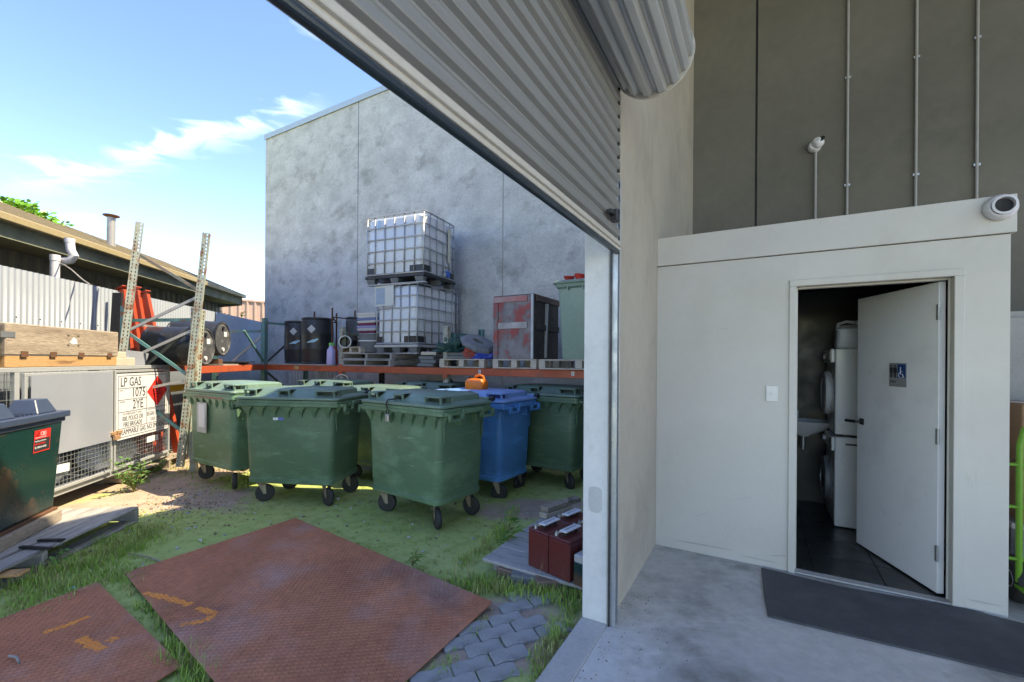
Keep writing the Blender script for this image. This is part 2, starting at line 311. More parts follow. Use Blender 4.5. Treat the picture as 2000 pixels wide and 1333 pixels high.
# ground and checker plate get their own graphs
def ground_mat():
    m=bpy.data.materials.new('mossy_ground'); m.use_nodes=True; t=m.node_tree; N=t.nodes; K=t.links.new; p=N['Principled BSDF']
    g=N.new('ShaderNodeTexCoord')
    def noise(s,d=8,ro=.6):
        n=N.new('ShaderNodeTexNoise'); n.inputs['Scale'].default_value=s; n.inputs['Detail'].default_value=d; n.inputs['Roughness'].default_value=ro; K(g.outputs['Object'],n.inputs['Vector']); return n.outputs['Fac']
    def rng(v,a,b,c=0,d=1):
        r=N.new('ShaderNodeMapRange'); r.inputs['From Min'].default_value=a; r.inputs['From Max'].default_value=b; r.inputs['To Min'].default_value=c; r.inputs['To Max'].default_value=d; K(v,r.inputs['Value']); return r.outputs[0]
    def mth(op,a,b):
        r=N.new('ShaderNodeMath'); r.operation=op; r.use_clamp=op!='DISTANCE'
        for i,v in enumerate((a,b)):
            if isinstance(v,float): r.inputs[i].default_value=v
            else: K(v,r.inputs[i])
        return r.outputs[0]
    def mix(f,a,b):
        x=N.new('ShaderNodeMix'); x.data_type='RGBA'; K(f,x.inputs['Factor'])
        for s,v in (('A',a),('B',b)):
            if isinstance(v,tuple): x.inputs[s].default_value=(*v,1)
            else: K(v,x.inputs[s])
        return x.outputs['Result']
    col=mix(rng(noise(1.1),.3,.7),(.32,.42,.12),(.42,.47,.20))
    col=mix(rng(noise(9),.45,.75),col,(.23,.28,.08))
    dirt=mix(rng(noise(6),.3,.7),(.46,.34,.27),(.33,.24,.19))
    dirt=mix(rng(noise(60,4),.55,.7),dirt,(.40,.34,.28))
    tot=None; nz=rng(noise(2.2),.2,.8,-.55,.55)
    for x,y,rx,ry in ((-3.95,5.05,1.15,.52),(-4.4,5.7,.7,.6),(-4.3,6.6,.5,.8),(.30,4.75,.55,.40),(-1.0,9.0,6.5,2.2),(-5.4,8,1.0,6),(-.15,2.55,.65,.45)):
        d=N.new('ShaderNodeVectorMath'); d.operation='SUBTRACT'; K(g.outputs['Object'],d.inputs[0]); d.inputs[1].default_value=(x,y,0)
        s=N.new('ShaderNodeVectorMath'); s.operation='MULTIPLY'; K(d.outputs[0],s.inputs[0]); s.inputs[1].default_value=(1/rx,1/ry,0)
        l=N.new('ShaderNodeVectorMath'); l.operation='LENGTH'; K(s.outputs[0],l.inputs[0])
        ad=N.new('ShaderNodeMath'); ad.operation='ADD'; K(l.outputs['Value'],ad.inputs[0]); K(nz,ad.inputs[1])
        k=rng(ad.outputs[0],1.1,.75)
        tot=k if tot is None else mth('MAXIMUM',tot,k)
    pat=rng(noise(1.3,9,.7),.60,.70,0,.6); tot=mth('MAXIMUM',tot,pat)
    col=mix(tot,col,dirt)
    K(col,p.inputs['Base Color']); p.inputs['Roughness'].default_value=.95; p.inputs['Specular IOR Level'].default_value=.2
    b=N.new('ShaderNodeBump'); b.inputs['Strength'].default_value=.5; b.inputs['Distance'].default_value=.015; K(noise(38,5),b.inputs['Height']); K(b.outputs[0],p.inputs['Normal'])
    return m
M_ground=ground_mat()
def plate_mat():
    m=mat('checker_plate_rust',(.56,.195,.095),(.38,.13,.07),1.5,.82,0,.2,60,stain=(.42,.25,.21),sscale=1.1,slo=.48,shi=.66,samt=.75,fine=.22,det=10,scratch=(.14,.06,.045),sst=(.35,.35,1),sct=(.52,.66))
    return m
M_plate=plate_mat()
M_omark=mat('orange_spray_mark',(.95,.33,.04),(.85,.24,.04),4,.7,0,.1,stain=(.40,.15,.08),sscale=14,slo=.54,shi=.66)

# ================================================================ SETTING
# ground: one sheet, finer near the yard
def axis(lo,hi,fine0,fine1,st):
    xs=[];v=fine0
    while v<=fine1: xs.append(v); v+=st
    s=st; v=fine0
    pre=[]
    while v>lo: s*=1.7; v-=s; pre.append(v)
    s=st; v=xs[-1]; post=[]
    while v<hi: s*=1.7; v+=s; post.append(v)
    return pre[::-1]+xs+post
gx=axis(-250,250,-7,4,.1); gy=axis(-250,400,.8,10,.1)
mb=MB(); vs=[];random.seed(3)
for y in gy:
    for x in gx:
        n=(math.sin(x*2.1+y*1.3)+math.sin(x*.9-y*2.7)*.7)*.006+random.uniform(-.002,.002)
        d=-((Vector((x,y,0))-Q).dot(B)); k=min(max(d/.5,0),1)
        vs.append((x,y,gz(x,y)+n*k-(.012 if 0<d<.9 else 0)))
fs=[(j*len(gx)+i,j*len(gx)+i+1,(j+1)*len(gx)+i+1,(j+1)*len(gx)+i) for j in range(len(gy)-1) for i in range(len(gx)-1)]
mb.add(vs,fs); struct(mb.build('ground',M_ground,smooth=True))
# interior slab and threshold
def fprism(pts,z0,z1,name,m,**k):
    mb=MB(); P_=[F(a,b) for a,b in pts]; mb.prism([(p.x,p.y) for p in P_],z0,z1); return mb.build(name,m,**k)
struct(fprism([(-5.9,.152),(3.3,.152),(3.3,8.1),(-5.9,8.1)][::-1],-.3,0,'floor',M_floor))
struct(fprism([(-30,8.105),(30,8.105),(30,40),(-30,40)][::-1],-.3,-.05,'bounce_apron',M_sill))  # unseen slab, added so sunlit concrete bounces warm light indoors
struct(fprism([(-30,-6),(-5.905,-6),(-5.905,8.1),(-30,8.1)][::-1],-.3,-.05,'bounce_driveway',M_sill))  # unseen slab behind the camera, added to bounce light through the open end
struct(fprism([(-5.9,-.004),(0.0,-.004),(0.0,.150),(-5.9,.150)][::-1],-.3,.003,'threshold',M_sill,bevel=.006))

# ---------------------------------------------------------------- our warehouse
MA=Matrix.Translation(Q)@Matrix.Rotation(YA,4,'Z')   # local x=b, y=a
wh=thing('warehouse_wall','painted precast wall and pier beside the open roller door','wall',Q,YA)
MB().box(0,.15,0,3.3,-.3,3.6).build('pier_wall',M_pier,wh,bevel=.004)
MB().box(0,.15,-5.9,-4.75,-.3,3.6).build('side_wall',M_pier,wh)
MB().box(0,.15,-5.9,3.3,3.6,7.45).build('lintel_panel',M_wall,wh)
MB().box(.1503,.156,.0,3.3,.0,7.4).build('inner_face',M_wall,wh)
mb=MB().box(.02,.11,-.006,-.0005,.28,.42).box(.03,.10,-.008,-.0005,.3,.38); 
pt=MB(); pt.loft([rrect(.040,.075,.03,0)[::-1],rrect(.040,.075,.03,.0015)[::-1]],M=T(.075,-.0005,.70,R(90))); pt.build('repair_patch',mat('repair_grout',(.50,.495,.48),(.43,.43,.42),6,.8),wh)
bw=thing('back_wall','dark grey precast concrete wall rising behind the toilet block','wall',Q,YA)
JB=b_at(1474,3.3)
xs=[.156,JB-.012,JB+.012,JB+3.0,JB+3.024,10]
for i in range(0,6,2): MB().box(xs[i],xs[i+1],3.3,3.45,-.2,7.4).build('wall_panel',M_dark,bw)
MB().box(.156,10,3.318,3.42,-.2,7.39).build('joint_sealant',M_black,bw)
rf=thing('warehouse_roof','unseen high flat metal ceiling of the warehouse','roof',Q,YA)
MB().box(-.02,8.0,-6,3.5,7.46,7.6).build('roof_sheet',M_dark,rf)  # unseen; extent chosen to stop the sun yet let bounce light indoors
# conduits on the back wall
for x,lab in ((1652,'long grey conduit nearest the camera sensor on the dark wall'),(1786,'middle of the three long grey conduits on the dark wall'),(1905,'rightmost long grey conduit on the dark wall, above the round vent')):
    b=b_at(x,3.28); c=thing('conduit',lab,'conduit',F(3.28,b,0),YA,'conduits running up the dark wall')
    MB().cyl((0,0,2.0),(0,0,7.3),.0125).build('pipe',M_cond,c,smooth=True)
    for z in (3.3,4.55,5.8):
        zz_=z+random.uniform(-.1,.1); MB().bar((-.022,.004,zz_),(.026,.004,zz_),.018,.022).build('saddle_clip',M_galv,c)
b=b_at(1590,3.28); c=thing('security_camera','small white dome camera on a short conduit on the dark wall','camera',F(3.24,b,0),YA)
zc=at(1590,287,(F(3.28,b)).y).z
MB().cyl((0,.03,2.0),(0,.03,zc-.03),.0125).build('conduit_drop',M_cond,c,smooth=True)
MB().lathe([(.055,-.02),(.062,0),(.06,.035),(.045,.06)],20,T(-.01,.045,zc,R(90))).build('base',M_pvc,c,smooth=True)
MB().lathe([(.0,.062),(.03,.058),(.052,.03),(.055,0),(.05,-.02)],20,T(.02,-.01,zc+.015,R(70),0,R(-25))).build('dome',M_pvc,c,smooth=True)
MB().lathe([(.001,.004),(.03,.004),(.03,0)],16,T(.045,-.062,zc+.035,R(70),0,R(-25))).build('lens',M_glass,c,smooth=True)
MB().bar((-.018,.05,2.95),(.024,.05,2.95),.018,.022).build('saddle_clip',M_galv,c)

# ---------------------------------------------------------------- toilet block
tb=thing('toilet_block','white partition room with an open door inside the warehouse','room',F(1.27,0),YA)
# local: x=b, y=a-1.27
b0,b1,bD0,bD1=.157,2.18,1.115,1.935
MB().box(b0,bD0-.04,0,.09,0,2.27).build('wall_panel',M_white,tb)
MB().box(bD1+.045,b1,0,.09,0,2.27).build('wall_panel',M_white,tb)
MB().box(bD0-.04,bD1+.045,0,.09,2.045,2.27).build('wall_panel',M_white,tb)
MB().box(b1-.09,b1-.001,.0905,2.02,0,2.27).build('side_wall',M_white,tb)
MB().box(b0,b1+.02,-.018,2.02,2.276,2.50).build('fascia',M_white,tb,bevel=.002)
MB().box(b0,b1-.002,.004,2.0,2.262,2.275).build('shadow_line',M_grout,tb)
# dark tiled lining
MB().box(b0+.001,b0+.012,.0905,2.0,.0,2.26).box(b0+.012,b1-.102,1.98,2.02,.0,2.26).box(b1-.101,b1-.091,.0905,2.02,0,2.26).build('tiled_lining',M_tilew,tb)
MB().box(b0,b1-.1,.0,2.0,.001,.004).build('grout_bed',M_grout,tb)
mb0=MB().box(.004,.396,.004,.396,.004,.010); me=mb0.mesh('floor_tile',M_tile)
for i in range(5):
    for j in range(5):
        if b0+.4*i+.4<=b1-.08+.2: link(me,'floor_tile',tb,loc=(b0+.4*i-.12 if i else b0+.02,.02+.4*j,0) if i else (b0-.12,.02+.4*j,0))
# jamb frame
fr=MB()
for x0,x1 in ((bD0-.042,bD0),(bD1,bD1+.047)): fr.box(x0,x1,-.012,.102,0.0,2.04)
fr.box(bD0-.042,bD1+.047,-.012,.102,2.0405,2.085)
fr.box(bD0,bD0+.012,.05,.10,0,2.04).box(bD1-.012,bD1,.05,.06,0,2.04).box(bD0+.012,bD1-.012,.05,.10,2.028,2.04)
fr.build('door_frame',M_white,tb,bevel=.003)
MB().box(bD0,bD1,-.005,.06,.0045,.016).build('threshold_strip',M_sill,tb)
# the leaf, hinged on the right jamb, opened inwards
dr=thing('x','x','x'); 
for k in ('label','category'): del dr[k]
dr.name='door'; dr.parent=tb; dr.location=(bD1-.004,.105,0)
th=R(-68)   # leaf points to -x when shut
dr.rotation_euler=(0,0,th)
lf=MB().box(-.815,-.006,-.040,0,.022,2.025).build('leaf',M_door,dr,bevel=.002)
# push the leaf to be the door object's geometry
for z in (.28,1.03,1.83):
    MB().box(-.012,.004,-.052,-.0405,z-.05,z+.05).cyl((.004,-.048,z-.05),(.004,-.048,z+.05),.006,n=8).build('hinge',M_galv,dr)
hd=MB().box(-.775,-.725,-.048,-.0405,1.0,1.05).cyl((-.75,-.048,1.025),(-.75,-.085,1.025),.010,n=10).bar((-.74,-.090,1.025),(-.88,-.090,1.018),.018,.022).build('handle',M_steeld,dr,bevel=.002)
# toilet sign
sg=MB(); X0=-.445; Z0=1.33; Z1=1.50; X1=-.275; y=-.0405
sg.box(X0,X1,y-.003,y,Z0,Z1,0)
sg.box(X1-.085,X1-.008,y-.0040,y-.0031,Z0+.062,Z1-.008,1)
def man(cx,skirt):
    zt=Z1-.02
    sg.lathe([(.008,0),(.008,.0012)],12,T(cx,y-.0031,zt,R(90)),2)
    sg.add([(cx-.016,y-.0042,zt-.011),(cx+.016,y-.0042,zt-.011),(cx+(.013 if not skirt else .019),y-.0042,zt-.05),(cx-(.013 if not skirt else .019),y-.0042,zt-.05)],[(0,1,2,3)],2)
    sg.box(cx-.010,cx-.0015,y-.0042,y-.0031,zt-.085,zt-.05,2).box(cx+.0015,cx+.010,y-.0042,y-.0031,zt-.085,zt-.05,2)
man(X0+.024,False); man(X0+.062,True); sg.box(X0+.0425,X0+.0445,y-.0042,y-.0031,Z1-.095,Z1-.01,2)
cxw=X1-.05; czw=Z0+.085
arc=[(cxw+.021*math.cos(R(a)),y-.0048,czw+.021*math.sin(R(a))) for a in range(110,345,15)]
sg.tube(arc,.0022,5,mi=3).lathe([(.0055,0),(.0055,.001)],10,T(cxw-.004,y-.0041,czw+.052,R(90)),3)
sg.tube([(cxw-.004,y-.0048,czw+.044),(cxw-.002,y-.0048,czw+.006),(cxw+.016,y-.0048,czw+.006),(cxw+.027,y-.0048,czw-.020),(cxw+.036,y-.0048,czw-.016)],.0028,5,mi=3).tube([(cxw-.003,y-.0048,czw+.025),(cxw+.014,y-.0048,czw+.025)],.0022,5,mi=3)
sgo=sg.build('toilet_sign',[M_signm,M_sblue,M_ink,M_sign],dr)
tx=text('Toilets',.022,'sign_text',M_ink,dr,(X0+.008,y-.0032,Z0+.03),(R(90),0,0))
random.seed(19)
def scuff(x,z,l,h,a,m,name='scuff_mark'):
    mb=MB(); n=7; up=[];dn=[]
    for i in range(n):
        t_=i/(n-1); px=x+l*t_*math.cos(a); pz=z+l*t_*math.sin(a); ww=h*math.sin(math.pi*(t_*.9+.05))*random.uniform(.5,1.2)
        up.append((px,-.0016,pz+ww/2)); dn.append((px,-.0016,pz-ww/2))
    mb.add(up+dn,[(i,i+1,i+1+n,i+n) for i in range(n-1)]); mb.build(name,m,tb)
M_scuff=mat('grey_scuff',(.36,.35,.33),(.44,.43,.41),9,.7)
for x,z,l,h,a in ((.30,.07,.42,.012,.02),(.45,.28,.10,.006,.5),(.52,.30,.07,.005,.9),(.78,.05,.24,.010,0),(.95,.09,.12,.008,.2),(.25,.9,.05,.004,1.2),(.62,1.75,.06,.004,.1),(2.0,.06,.16,.010,0),(2.05,.9,.05,.004,1.3),(.7,.45,.16,.004,.35)): scuff(x,z,l,h,a,M_scuff)
# light switch
s=thing('light_switch','white light switch plate on the partition left of the door','switch',F(1.27,b_at(1508,1.27),0),YA)
MB().box(-.037,.037,-.009,-.0005,1.215,1.33).build('plate',M_appl,s,bevel=.003)
MB().box(-.009,.009,-.014,-.0092,1.262,1.284).build('rocker',M_appl,s,bevel=.002)
# round vent on the fascia
s=thing('wall_vent','round white vent with a black opening on the fascia','vent',F(1.27-.018,b_at(1950,1.25),2.425),YA)
MB().lathe([(.062,0),(.075,.004),(.076,.02),(.066,.045),(.060,.05),(.050,.046),(.047,.03)],28,T(0,-.0005,0,R(90)),caps=False).build('flange',M_pvc,s,smooth=True)
MB().lathe([(.052,.03),(.056,.06),(.044,.062),(.042,.035)],24,T(.005,-.001,.004,R(90)),caps=False).build('collar',M_pvc,s,smooth=True)
MB().lathe([(.05,.028),(.05,.034)],24,T(.003,-.001,.002,R(90))).build('opening',M_black,s)
# mat
fm=MB(); pts=[gr(1487,1113,.006),gr(1880,1190,.006),gr(2200,1300,.006),gr(1500,1206,.006)]
pa=F(1.20,1.02);pb=F(1.20,2.6);pc=F(.38,2.6);pd=F(.94,.90)
poly=[pd,Vector((pd.x+.02,pd.y-.035,0)),F(.55,1.5),pc,pb,pa]
fm.prism([(p.x,p.y) for p in [gr(1500,1206,0),gr(1900,1300,0),gr(2150,1360,0),F(1.13,2.65),gr(1880,1190,0),gr(1640,1148,0),gr(1487,1111,0),gr(1491,1160,0)]],.001,.012)
tag(fm.build('floor_mat',M_mat,bevel=.003),'dark grey rubber mat on the floor before the toilet door','mat')

# inside the toilet room -----------------------------------------------------
def machine(name,label,z0,h,dryer):
    t=thing(name,label,'washing machine' if not dryer else 'dryer',F(2.47,1.46,z0),YA)  # front faces -x
    MB().box(.02,.58,0,.595,.01,h).build('cabinet',M_appl,t,bevel=.012,seg=2)
    if dryer: MB().box(-.015,.0195,.004,.591,h-.13,h-.004).build('control_panel',M_appl,t,bevel=.01)
    else: MB().box(-.004,.0195,.004,.591,h-.13,h-.004).build('control_panel',M_appl,t,bevel=.006)
    MB().box(-.018 if dryer else -.007,-.0152 if dryer else -.0042,.05,.15,h-.1,h-.035).build('display',M_glass,t)
    zc=h*.47
    MB().lathe([(.20,0),(.215,.02),(.20,.055),(.155,.065),(.15,.03)],36,T(.02,.3,zc,0,R(-90)),caps=False).build('door_ring',M_appl if dryer else M_galv,t,smooth=True)
    MB().lathe([(.16,.02),(.15,.045),(.10,.062),(.001,.07)],32,T(.02,.3,zc,0,R(-90)),caps=False).build('door_glass',M_glass if not dryer else M_appl,t,smooth=True)
    MB().cyl((-.004,.42,h-.07),(-.03,.42,h-.07),.025,n=18).build('dial',M_appl,t,smooth=True)
    if not dryer: MB().box(.1,.19,-.003,-.0005,h-.07,h-.055).build('vent_slot',M_steeld,t)
    return t
machine('washing_machine','white front-loading washing machine under the dryer in the toilet room',.01,.82,False)
machine('clothes_dryer','white dryer stacked on the washing machine',.84,.79,True)
t=thing('jerry_can','white plastic jerry can on top of the dryer','jerry can',F(2.62,1.62,1.635),YA)
MB().loft([rrect(.12,.09,.03,0),rrect(.125,.095,.03,.02),rrect(.12,.09,.03,.17),rrect(.09,.06,.03,.205),rrect(.05,.03,.02,.215)]).build('body',M_ibc,t,smooth=True)
MB().tube([(-.11,0,.16),(-.10,0,.225),(-.04,0,.245),(.02,0,.235)],.014,8).build('handle',M_ibc,t,smooth=True)
MB().cyl((.05,0,.205),(.05,0,.25),.025,n=14).build('cap',M_ibc,t,smooth=True)
t=thing('wash_basin','small white wash basin on the dark back wall of the toilet','basin',F(3.05,1.28,.90),YA)
MB().loft([rrect(.06,.08,.05,-.16),rrect(.16,.13,.08,-.10),rrect(.24,.19,.1,-.02),rrect(.25,.20,.1,.0),rrect(.22,.17,.1,.0),rrect(.18,.13,.08,-.08)]).build('bowl',M_appl,t,smooth=True)
MB().cyl((0,0,-.16),(0,0,-.3),.02,n=10).build('waste_pipe',M_galv,t,smooth=True)
t=thing('soap_dispenser','small white pump bottle standing on the wash basin','soap bottle',F(2.98,1.2,.902),YA)
MB().lathe([(.035,0),(.036,.01),(.036,.10),(.03,.11),(.01,.112)],16).build('bottle',M_appl,t,smooth=True)
MB().cyl((0,0,.112),(0,0,.15),.006,n=8).bar((0,0,.15),(-.04,0,.148),.012,.01).build('pump',M_galv,t)

# right-hand store beyond the toilet block ------------------------------------
t=thing('storage_cabinet','pale upright cabinet at the far right behind the trolley','cabinet',F(2.3,3.0,0),YA)
MB().box(-.5,.6,0,.05,1.15,1.85).build('door_panel',M_cond,t,bevel=.004); MB().box(-.5,.6,.051,.5,0,1.9).build('cabinet_body',M_cond,t)
for k,(z,lab) in enumerate(((.85,'plain cardboard box stacked uppermost at the right edge'),(.45,'plain cardboard box second from the top at the right edge'))):
    t=thing('cardboard_box',lab,'box',F(1.75,2.75,z),YA,'boxes stacked at the right edge')
    MB().box(-.35,.4,0,.4,0,.385).build('carton',M_card,t,bevel=.004); MB().box(-.35,.4,.17,.23,.3855,.387).build('packing_tape',M_paper,t)
t=thing('storage_shelf','low dark shelf carrying the cardboard boxes','shelf',F(1.75,2.75,0),YA)
MB().box(-.4,.45,-.02,.5,.41,.448).build('shelf_board',M_timg,t)
for x in (-.38,.43):
    for y in (0,.46): MB().box(x-.02,x+.02,y-.01,y+.03,0,.409).build('leg',M_steeld,t)
t=thing('hand_trolley','lime green tubular hand trolley at the right edge','trolley',F(1.45,2.305,0),YA+R(4))
MB().tube([(-.02,0,.16),(-.02,0,1.0),(.0,0,1.10),(.07,0,1.15),(.45,0,1.15)],.016,10).build('frame_tube',M_lime,t,smooth=True)
for z in (.3,.62,.88): MB().cyl((-.085,0,z),(.45,0,z),.011).build('crossbar',M_lime,t,smooth=True)
MB().box(-.04,.5,-.22,-.0,.13,.145).build('toe_plate',M_lime,t)
for x in (-.0,.40):
    wv=MB().lathe([(.06,-.035),(.12,-.04),(.14,-.02),(.145,0),(.14,.02),(.12,.04),(.06,.035)],28,T(x+.01,.10,.145,0,R(90))).build('tyre',M_tread,t,smooth=True)
    MB().lathe([(.0,-.03),(.055,-.036),(.06,-.02),(.06,.02),(.055,.036),(0.001,.03)],20,T(x+.01,.10,.145,0,R(90))).build('rim',M_galv,wv,smooth=True)
t=thing('red_bottle','red plastic bottle with a black top behind the trolley','bottle',F(1.62,2.62,.45),YA)
MB().lathe([(.05,0),(.052,.02),(.052,.2),(.03,.25),(.018,.26)],16,T(-.1,-.12,.0)).build('body',M_redp,t,smooth=True)
MB().cyl((-.1,-.12,.26),(-.1,-.12,.3),.022).build('cap',M_black,t)
t=thing('water_pipe','thin grey water pipe with a valve at the far right of the dark wall','pipe',F(3.2,0,0),YA)
MB().cyl((3.2,.03,1.98),(4.6,.03,1.98),.014).build('pipe',M_pvc,t,smooth=True); MB().cyl((3.3,.0,1.9),(3.3,.0,2.0),.03).build('valve',M_galv,t,smooth=True)

# ---------------------------------------------------------------- roller door
rd=thing('roller_door','grey steel roller door curtain hanging half open above the threshold','roller door',Q,YA)
CB=.185; pitch=.0765; Z0=2.125; LEN=4.62
def slat_poly(): # (offset towards the inside, height)
    return [(0,0),(.0,.006),(.004,.010),(.004,.020),(.021,.028),(.0235,.032),(.0235,.059),(.021,.063),(.003,.075),(0,.0765)]
pf=slat_poly(); th_=.0012
mb=MB(); ring=[(x,z) for x,z in pf]+[(x-th_,z) for x,z in pf[::-1]]
n=len(ring); vs=[(x,y,z) for y in (-LEN,0) for x,z in ring]
mb.add(vs,[tuple(range(n)),tuple(range(n,2*n))[::-1]]+[(i,i+n,(i+1)%n+n,(i+1)%n) for i in range(n)])
slat=mb.mesh('slat',M_slat); slat2=mb.mesh('rolled_slat',M_slatin)
NS=13
for i in range(NS): link(slat,'slat',rd,loc=(CB,.0,Z0+.05+pitch*i))
MB().box(CB-.008,CB+.022,-LEN,0.01,Z0-.022,Z0-.0).build('bottom_seal',M_seal,rd,bevel=.008,seg=2)
MB().box(CB-.006,CB+.022,-LEN,0.01,Z0+.0005,Z0+.052).box(CB-.002,CB+.034,-LEN,0.01,Z0+.018,Z0+.024).build('bottom_rail',M_rail,rd,bevel=.002)
RC=.186; cz=Z0+.05+pitch*NS-.02; cx=CB+RC+.012; nk=16
for k in range(nk):
    a=2*math.pi*k/nk
    link(slat2,'rolled_slat',rd,loc=(cx+RC*math.cos(a)-0*math.sin(a),0,cz+RC*math.sin(a)),rot=(0,-a-math.pi/nk,0))
MB().cyl((cx,-LEN+.02,cz),(cx,-.03,cz),RC-.012,n=32).build('inner_roll',M_steeld,rd)
MB().lathe([(RC+.0,-.004),(RC+.026,-.004),(RC+.026,.006),(RC+.0,.006)],48,T(cx,.012,cz,R(90)),caps=False).build('end_ring',M_rail,rd,smooth=True)
MB().lathe([(.001,0),(RC+.0,0),(RC+.0,.004),(.001,.004)],40,T(cx,.005,cz,R(90)),caps=False).build('end_disc',M_slat,rd)
MB().box(CB-.03,CB+.16,.02,.03,cz-.06,cz+.06).box(.157,CB+.2,.031,.04,cz-.05,cz+.05).build('bracket',M_black,rd)
MB().box(.157,.176,-.004,.055,0.001,Z0+.42).box(.176,.198,-.004,.0,0.001,Z0+.42).box(.176,.198,.045,.05,0.001,Z0+.42).build('guide_track',M_galv,rd,bevel=.001)
MB().box(.158,.168,-.016,-.0045,0.001,Z0+.4).build('guide_lip',M_steeld,rd)
MB().tube([(.172,-.004,Z0+.42),(.19,-.006,Z0+.5),(.17,-.006,Z0+.58),(.185,-.006,Z0+.66),(.165,-.006,Z0+.72)],.006,6).build('guide_flare',M_rail,rd,smooth=True)
MB().box(.156,.17,.02,.05,Z0+.42,Z0+.75).build('guide_plate',M_black,rd)
MB().box(CB+.02,CB+.06,-.18,-.13,Z0+.115,Z0+.175).box(CB+.02,CB+.05,-.24,-.18,Z0+.14,Z0+.16).build('lock_bolt',M_steeld,rd,bevel=.003)
for k in range(NS): MB().box(CB-.012,CB+.016,-.001,.018,Z0+.062+pitch*k,Z0+.10+pitch*k).build('end_clip',M_steeld,rd)
# stain marks on the pier's end face
# ---------------------------------------------------------------- concrete building
WA=4.3
bL=b_at(516,WA); yc=F(WA,bL).y; ztop=at(516,272,yc).z
cb=thing('concrete_building','tall blank grey precast concrete building behind the yard','building',Q,YA)
j1=b_at(697,WA); j2=b_at(981,WA); g=.012
for x0,x1 in ((bL,j1-g),(j1+g,j2-g),(j2+g,j2+4.2),(j2+4.224,j2+9)): MB().box(x0,x1,WA,WA+.15,-.3,ztop).build('wall_panel',M_conc,cb,bevel=.004)
MB().box(bL+.01,j2+8.9,WA+.012,WA+.14,-.3,ztop-.01).build('joint_sealant',M_steelp,cb)
MB().box(bL,bL+.15,WA+.151,WA+22,-.3,ztop).build('side_wall',M_conc,cb)
MB().box(bL+.16,j2+9,WA+.152,WA+22,ztop-.35,ztop-.2).build('roof_sheet',M_galvd,cb)
MB().box(bL-.03,j2+9,WA-.02,WA+.17,ztop+.001,ztop+.10).box(bL-.03,j2+9,WA-.028,WA-.0205,ztop-.02,ztop+.11).build('parapet_capping',M_fenceb if False else mat('capping_steel',(.40,.48,.55),(.36,.44,.5),2,.5,.2),cb)

# ---------------------------------------------------------------- fence, shed, far building
def fY(k,c=4.745,s=.174): return c/(k-s)     # along the fence line X=-(c+s*Y)
fd=Vector((-.174,1,0)).normalized(); fn=Vector((fd.y,-fd.x,0)); FR=math.atan2(fn.y,fn.x)
def fpt(Y,off=0,z=0,c=4.745): return Vector((-(c+.174*Y),Y,z))+fn*off
def corr(p,L_,z0,z1,m,name,parent,amp=.009,pt=.076,nx=8,trap=False,loc=(0,0,0)):
    mb=MB(); n=int(L_/pt*nx); vs=[]
    for i in range(n+1):
        y=i*pt/nx; ph=(i%nx)/nx
        x=amp*math.cos(2*math.pi*ph) if not trap else (amp if ph<.3 else -amp)
        vs+=[(x,y,z0),(x,y,z1)]
    mb.add(vs,[(2*i,2*i+2,2*i+3,2*i+1) for i in range(n)])
    o=mb.build(name,m,parent,smooth=not trap); s=o.modifiers.new('thick','SOLIDIFY'); s.thickness=.0015; o.location=loc; return o
fe=thing('corrugated_fence','tall corrugated zinc fence along the left side of the yard','fence',fpt(1.5),FR)
Lf=13.5; 
corr(None,8.1,-.25,2.5,M_fence,'fence_sheet',fe)
corr(None,Lf-8.1,-.25,2.5,mat('fence_shade_blue',(.33,.42,.50),(.29,.37,.45),1.5,.5,.15,.03,fine=.03),'fence_sheet',fe,loc=(0.004,8.1,0))  # far stretch coloured blue to paint in the building's shade on it
for y in (1,3.4,5.8,8.2,10.6,13): MB().box(-.09,-.04,y-.025,y+.025,-.3,2.4).build('post',M_galv,fe)
for z in (.3,1.95): MB().box(-.038,-.012,0,Lf,z-.02,z+.02).build('rail',M_galv,fe)
sc_=MB().lathe([(.001,.012),(.006,.01),(.009,.003),(.009,0)],8,T(0,0,0,0,R(90)),caps=False).mesh('screw',M_steeld)
for k in range(26): link(sc_,'screw',fe,loc=(.0095,2.0+k*.304+.0,1.95))
# shed behind
EC=5.365
sh=thing('old_shed','old shed with a cream metal roof behind the corrugated fence','shed',Vector((-(EC+.174*2.0),2.0,.12)),FR)
LS=10.35
rx=-2.0
mb=MB(); 
n=60
for i in range(n):   # shallow ribbed roof sheets
    y0=LS*i/n; y1=LS*(i+1)/n
    mb.add([(0,y0,3.16),(0,y1-.02,3.16),(rx,y1-.02,4.00),(rx,y0,4.00),(0,y1-.02,3.175),(rx,y1-.02,4.015),(0,y1,3.175),(rx,y1,4.015)],[(0,1,2,3),(1,4,5,2),(4,6,7,5)])
mb.build('roof_sheet',M_cream,sh)
MB().add([(rx,0,4.00),(rx,LS,4.00),(rx*2,LS,3.16),(rx*2,0,3.16)],[(0,1,2,3)]).build('roof_back',M_cream,sh)
MB().box(-.02,.10,2.45,LS+.02,3.05,3.15).build('gutter',M_cream,sh,bevel=.012)
MB().box(-.02,.16,-.2,2.35,3.06,3.20).build('roof_edge_flashing',M_cream,sh,bevel=.01)
MB().box(-.05,-.021,2.45,LS,2.87,3.06).build('fascia_board',M_fascia,sh)
MB().box(-.02,.02,-.2,3.25,2.82,3.055).build('fascia_board',M_fascia,sh)
MB().box(-.58,-.051,0,LS,2.875,2.89).build('soffit',M_shed,sh)
corr(None,LS-1.0,-.1,3.02,M_shed,'wall_sheet',sh,amp=.012,pt=.2,nx=4,trap=True,loc=(-.6,1.2,0))
MB().box(-.64,-.58,2.95,3.35,0,2.8).build('door_post',M_shed2,sh)
